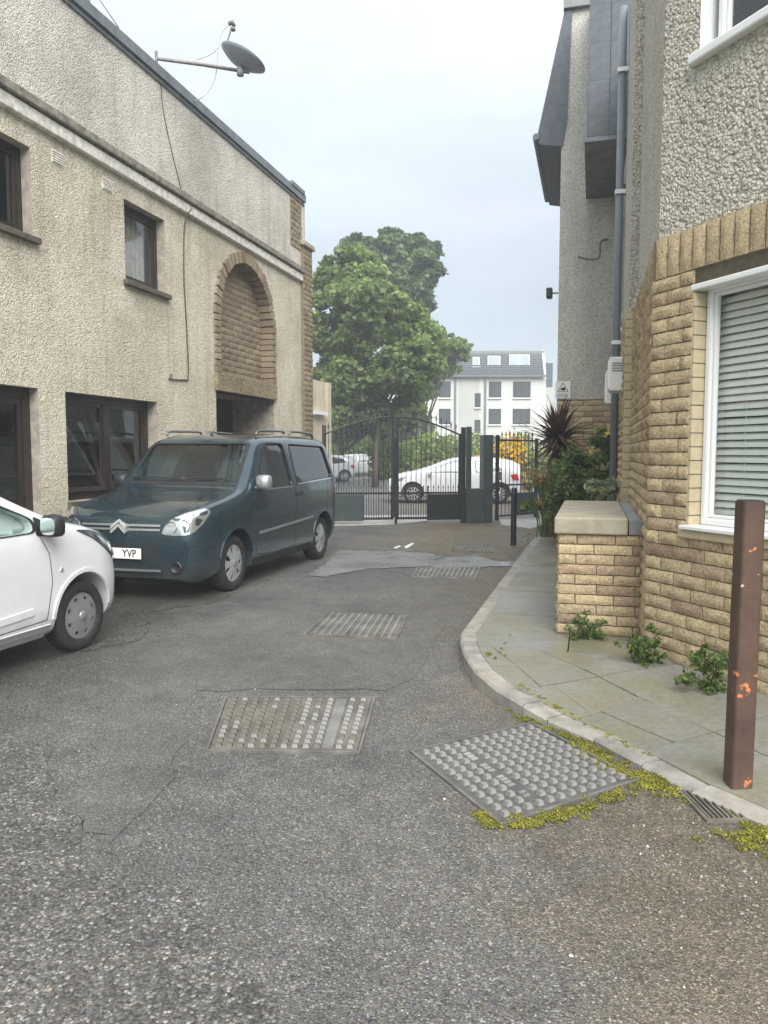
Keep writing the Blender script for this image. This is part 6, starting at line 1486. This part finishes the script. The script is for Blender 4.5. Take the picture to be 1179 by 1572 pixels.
mb.tube(ringp, .016, 8, caps=False); mb.tube([cw - e1_ * .18, cw, cw + e1_ * .18], .014, 6); mb.tube([cw, cw + Vector((0, .25, -.12))], .03, 8); mb.build('steering_wheel', 'black_plastic', van, smooth=True)

# --- the white city car
WC = [st_row(1.77, .22, .48, ((.58, .30), (.62, .48), (.60, .64), (.56, .72), (.52, .755), (.4, .78)), .79),
 st_row(1.64, .20, .60, ((.70, .28), (.735, .50), (.72, .70), (.68, .82), (.62, .865), (.48, .89)), .90),
 st_row(1.40, .19, .66, ((.765, .27), (.80, .52), (.785, .80), (.745, .935), (.68, .975), (.5, 1.0)), 1.01),
 st_row(1.05, .19, .68, ((.785, .27), (.815, .55), (.80, .87), (.765, 1.015), (.70, 1.055), (.52, 1.08)), 1.09),
 st_row(.84, .19, .68, ((.785, .27), (.815, .56), (.805, .91), (.77, 1.06), (.71, 1.12), (.56, 1.155)), 1.17),
 st_row(.0, .19, .68, ((.785, .27), (.815, .56), (.81, .95), (.745, 1.21), (.635, 1.42), (.5, 1.475)), 1.495),
 st_row(-.3, .19, .68, ((.785, .27), (.815, .56), (.81, .96), (.742, 1.22), (.63, 1.44), (.5, 1.49)), 1.51),
 st_row(-.9, .19, .68, ((.785, .27), (.815, .56), (.81, .97), (.735, 1.22), (.62, 1.42), (.5, 1.475)), 1.49),
 st_row(-1.4, .22, .66, ((.765, .30), (.80, .56), (.79, .98), (.71, 1.2), (.58, 1.36), (.46, 1.40)), 1.415),
 st_row(-1.65, .28, .58, ((.68, .36), (.72, .58), (.71, .92), (.63, 1.10), (.51, 1.22), (.4, 1.27)), 1.285)]
wf = G(116, 997); wdir = Vector((math.sin(R(17.5)), math.cos(R(17.5)))); wr = Vector((wdir.y, -wdir.x))
wpos = Vector((wf.x, wf.y)) - wdir * 1.17 - wr * .70
spw = dict(st=WC, paint='paint_white', arch=.34, r=.285, axles=(1.17, -1.17), well=.42, track=.775, tw=.165, wheel='holes', cabin=(-1.5, .70),
  side_win=[[(.66, 1.01), (.66, 1.11), (.06, 1.36), (-.34, 1.40), (-.40, 1.0)], [(-.52, 1.01), (-.50, 1.39), (-.98, 1.33), (-1.18, 1.08)]],
  screen=[(-.62, 1.19), (.62, 1.19), (.55, 1.43), (-.55, 1.43)], scr_y=(-.05, 1.2), rear_win=[(-.5, 1.02), (.5, 1.02), (.42, 1.24), (-.42, 1.24)], rear_y=(-1.3, -2), bulge=(.09, .05),
  seams=[([(.74, .34), (.80, .62), (.78, .84), (.70, .985)], .006, 'R'), ([(-.44, .34), (-.45, 1.0), (-.42, 1.42)], .006, 'R'), ([(.74, .34), (.2, .325), (-.44, .34)], .006, 'R'), ([(.80, 1.02), (1.02, 1.04)], .005, 'R'),
         ([(.74, .34), (.80, .62), (.78, .84), (.70, .985)], .006, 'L'), ([(-.44, .34), (-.45, 1.0), (-.42, 1.42)], .006, 'L')])
wcar, pj = make_car('parked_car', 'white small hatchback with silver wheel covers parked nose to nose with the van', (wpos.x, wpos.y, 0), math.atan2(-wdir.x, wdir.y), spw)
for s in (-1, 1):
    vw = 'R' if s > 0 else 'L'
    pj.patch(rounded([(.97, 1.0), (.68, 1.125), (.665, .985), (.80, .975)], .02), vw, .002, 'mirror_sail', 'black_plastic', wcar, .006, .04)
    mirror_part(wcar, s, .70, 1.06, .81, 'black_plastic', 1.0)
    hp = [(1.12, .985), (1.33, .965), (1.52, .90), (1.66, .79), (1.70, .70), (1.66, .68), (1.52, .775), (1.32, .90)]
    hl = pj.patch(rounded(hp, .03), vw, .0, 'headlight', 'black_plastic', wcar, .006, .04)
    pj.patch(rounded([(1.36, .925), (1.50, .865), (1.63, .765), (1.66, .705), (1.54, .785), (1.42, .865)], .02), vw, .007, 'reflector', 'lamp_reflector', hl, .008, .03); pj.patch(rounded(hp, .03), vw, .018, 'lens', 'lamp_glass', hl, .003, .05)
    q, n_ = pj.hit((.90, .70), vw); mb = MB(); mb.lathe([(.001, s * .012), (.014, s * .009), (.02, 0)], 'x', tuple(q), 12); mb.build('side_repeater', 'lamp_reflector', wcar)
    pj.strip([(1.17 + .36 * math.cos(a), .30 + .36 * math.sin(a)) for a in np.linspace(R(5), R(175), 22)], .03, vw, .0, 'arch_lip', 'paint_white', wcar, .010)
    pj.strip([(.78, .255), (-.8, .255)], .10, vw, .002, 'sill', 'paint_white', wcar, .012)
    pj.strip([(.60, .43), (0, .40), (-.9, .42)], .05, vw, .0, 'door_crease', 'paint_white', wcar, .010)
    pj.patch(rounded([(-.20, .93), (-.36, .93), (-.36, .97), (-.20, .97)], .02), vw, .004, 'door_handle', 'paint_white', wcar, .02, .03)
pj.patch(rounded([(-.42, .30), (.42, .30), (.36, .48), (-.36, .48)], .05), 'F', -.002, 'grille', 'black_plastic', wcar, .004, .05)
for s in (-1, 1):
    mb = MB(); mb.box(s * .34 - .22, s * .34 + .22, -.45, .05, .46, .64); mb.hexa([(s * .34 - .22, -.45, .62), (s * .34 + .22, -.45, .62), (s * .34 + .22, -.32, .62), (s * .34 - .22, -.32, .62), (s * .34 - .19, -.60, 1.15), (s * .34 + .19, -.60, 1.15), (s * .34 + .19, -.50, 1.15), (s * .34 - .19, -.50, 1.15)]); mb.box(s * .34 - .12, s * .34 + .12, -.62, -.55, 1.17, 1.32); bevelled(mb.build('front_seat', 'seat_cloth', wcar), .03)
mb = MB(); mb.box(-.68, .68, .42, .68, .84, 1.0); bevelled(mb.build('dashboard', 'black_plastic', wcar), .04)

# --- cars beyond the gate
def hatch(label, px_x, px_y, facing, paint, farglass='glass_far', L=1.18, Hs=.98, Y=None, wheelk='alloy', dx=0):
    st = [tuple([r[0] * L] + [q if (i % 2 == 1 and False) else q for i, q in enumerate(r[1:])]) for r in WC]
    st = [(r[0] * L, r[1], r[2] * 1.06, *[q * (1.06 if i % 2 == 0 else Hs) for i, q in enumerate(r[3:15])], r[15] * Hs) for r in WC]
    sc = lambda P_: [(a * L, b * Hs) for a, b in P_]
    sp_ = dict(st=st, paint=paint, arch=.37, r=.315, axles=(1.12 * L, -1.12 * L), well=.46, track=.80, tw=.19, wheel=wheelk, hi=False, ny=44, farglass=farglass, bulge=(.09, .06), group='cars parked beyond the gate',
      side_win=[sc(spw['side_win'][0]), sc(spw['side_win'][1])], screen=[(a * 1.05, b * Hs) for a, b in spw['screen']], rear_win=[(a, b * Hs) for a, b in spw['rear_win']])
    q = G(px_x, px_y); t, pj = make_car('parked_car', label, (q.x, q.y, -.012), facing, sp_)
    for s in (-1, 1):
        vw = 'R' if s > 0 else 'L'
        pj.patch(rounded([(-1.40 * L, .92), (-1.58 * L, .95), (-1.62 * L, .74), (-1.46 * L, .76)], .02), vw, .002, 'tail_light', 'red_lens', t, .012, .06); pj.patch(rounded([(s * .50, .74), (s * .74, .76), (s * .74, .94), (s * .56, .92)], .02), 'B', .002, 'tail_light', 'red_lens', t, .012, .06)
        pj.patch(rounded([(1.30 * L, .86), (1.66 * L, .72), (1.62 * L, .66), (1.40 * L, .72)], .02), vw, .002, 'headlight', 'lamp_reflector', t, .008, .06)
        mirror_part(t, s, .66 * L, .98, .85, paint, 1.0)
        pj.strip([(-.44, .34), (-.45, .98)], .01, vw, -.001, 'panel_gap', 'black_rubber', t, .003)
    return t
hatch('white hatchback parked side on just behind the driveway gate', 700, 770, R(84), 'paint_white', 'glass_far_teal', L=1.22)
hatch('silver hatchback parked by the bright hedge, its side showing', 557, 731, R(-78), 'paint_silver', L=1.05, Hs=1.02)
hatch('white hatchback with red tail light half hidden behind the van', 493, 739, R(100), 'paint_white', L=1.1, Hs=1.0)
hatch('grey car whose roof shows above the white hatchback', 712, 733, R(80), 'paint_silver', L=1.15)
hatch('pale blue car parked behind the side gate', 805, 745, R(95), 'paint_blue', L=1.15, Hs=1.02)
# ------------------------------------------------------------------ damp air
HAZE = .0035
mb = MB(); mb.box(-950, 950, -45, 1650, -1.2, 26); hz = mb.build('haze', 'earth'); tag(hz, kind='stuff')
hm = bpy.data.materials.new('haze'); hm.use_nodes = True; hn = hm.node_tree; hn.nodes.clear(); ho = hn.nodes.new('ShaderNodeOutputMaterial'); hv = hn.nodes.new('ShaderNodeVolumePrincipled')
hv.inputs['Color'].default_value = (.86, .92, .97, 1); hv.inputs['Density'].default_value = HAZE; hn.links.new(hv.outputs[0], ho.inputs['Volume']); hz.data.materials[0] = hm
#__NEXT__
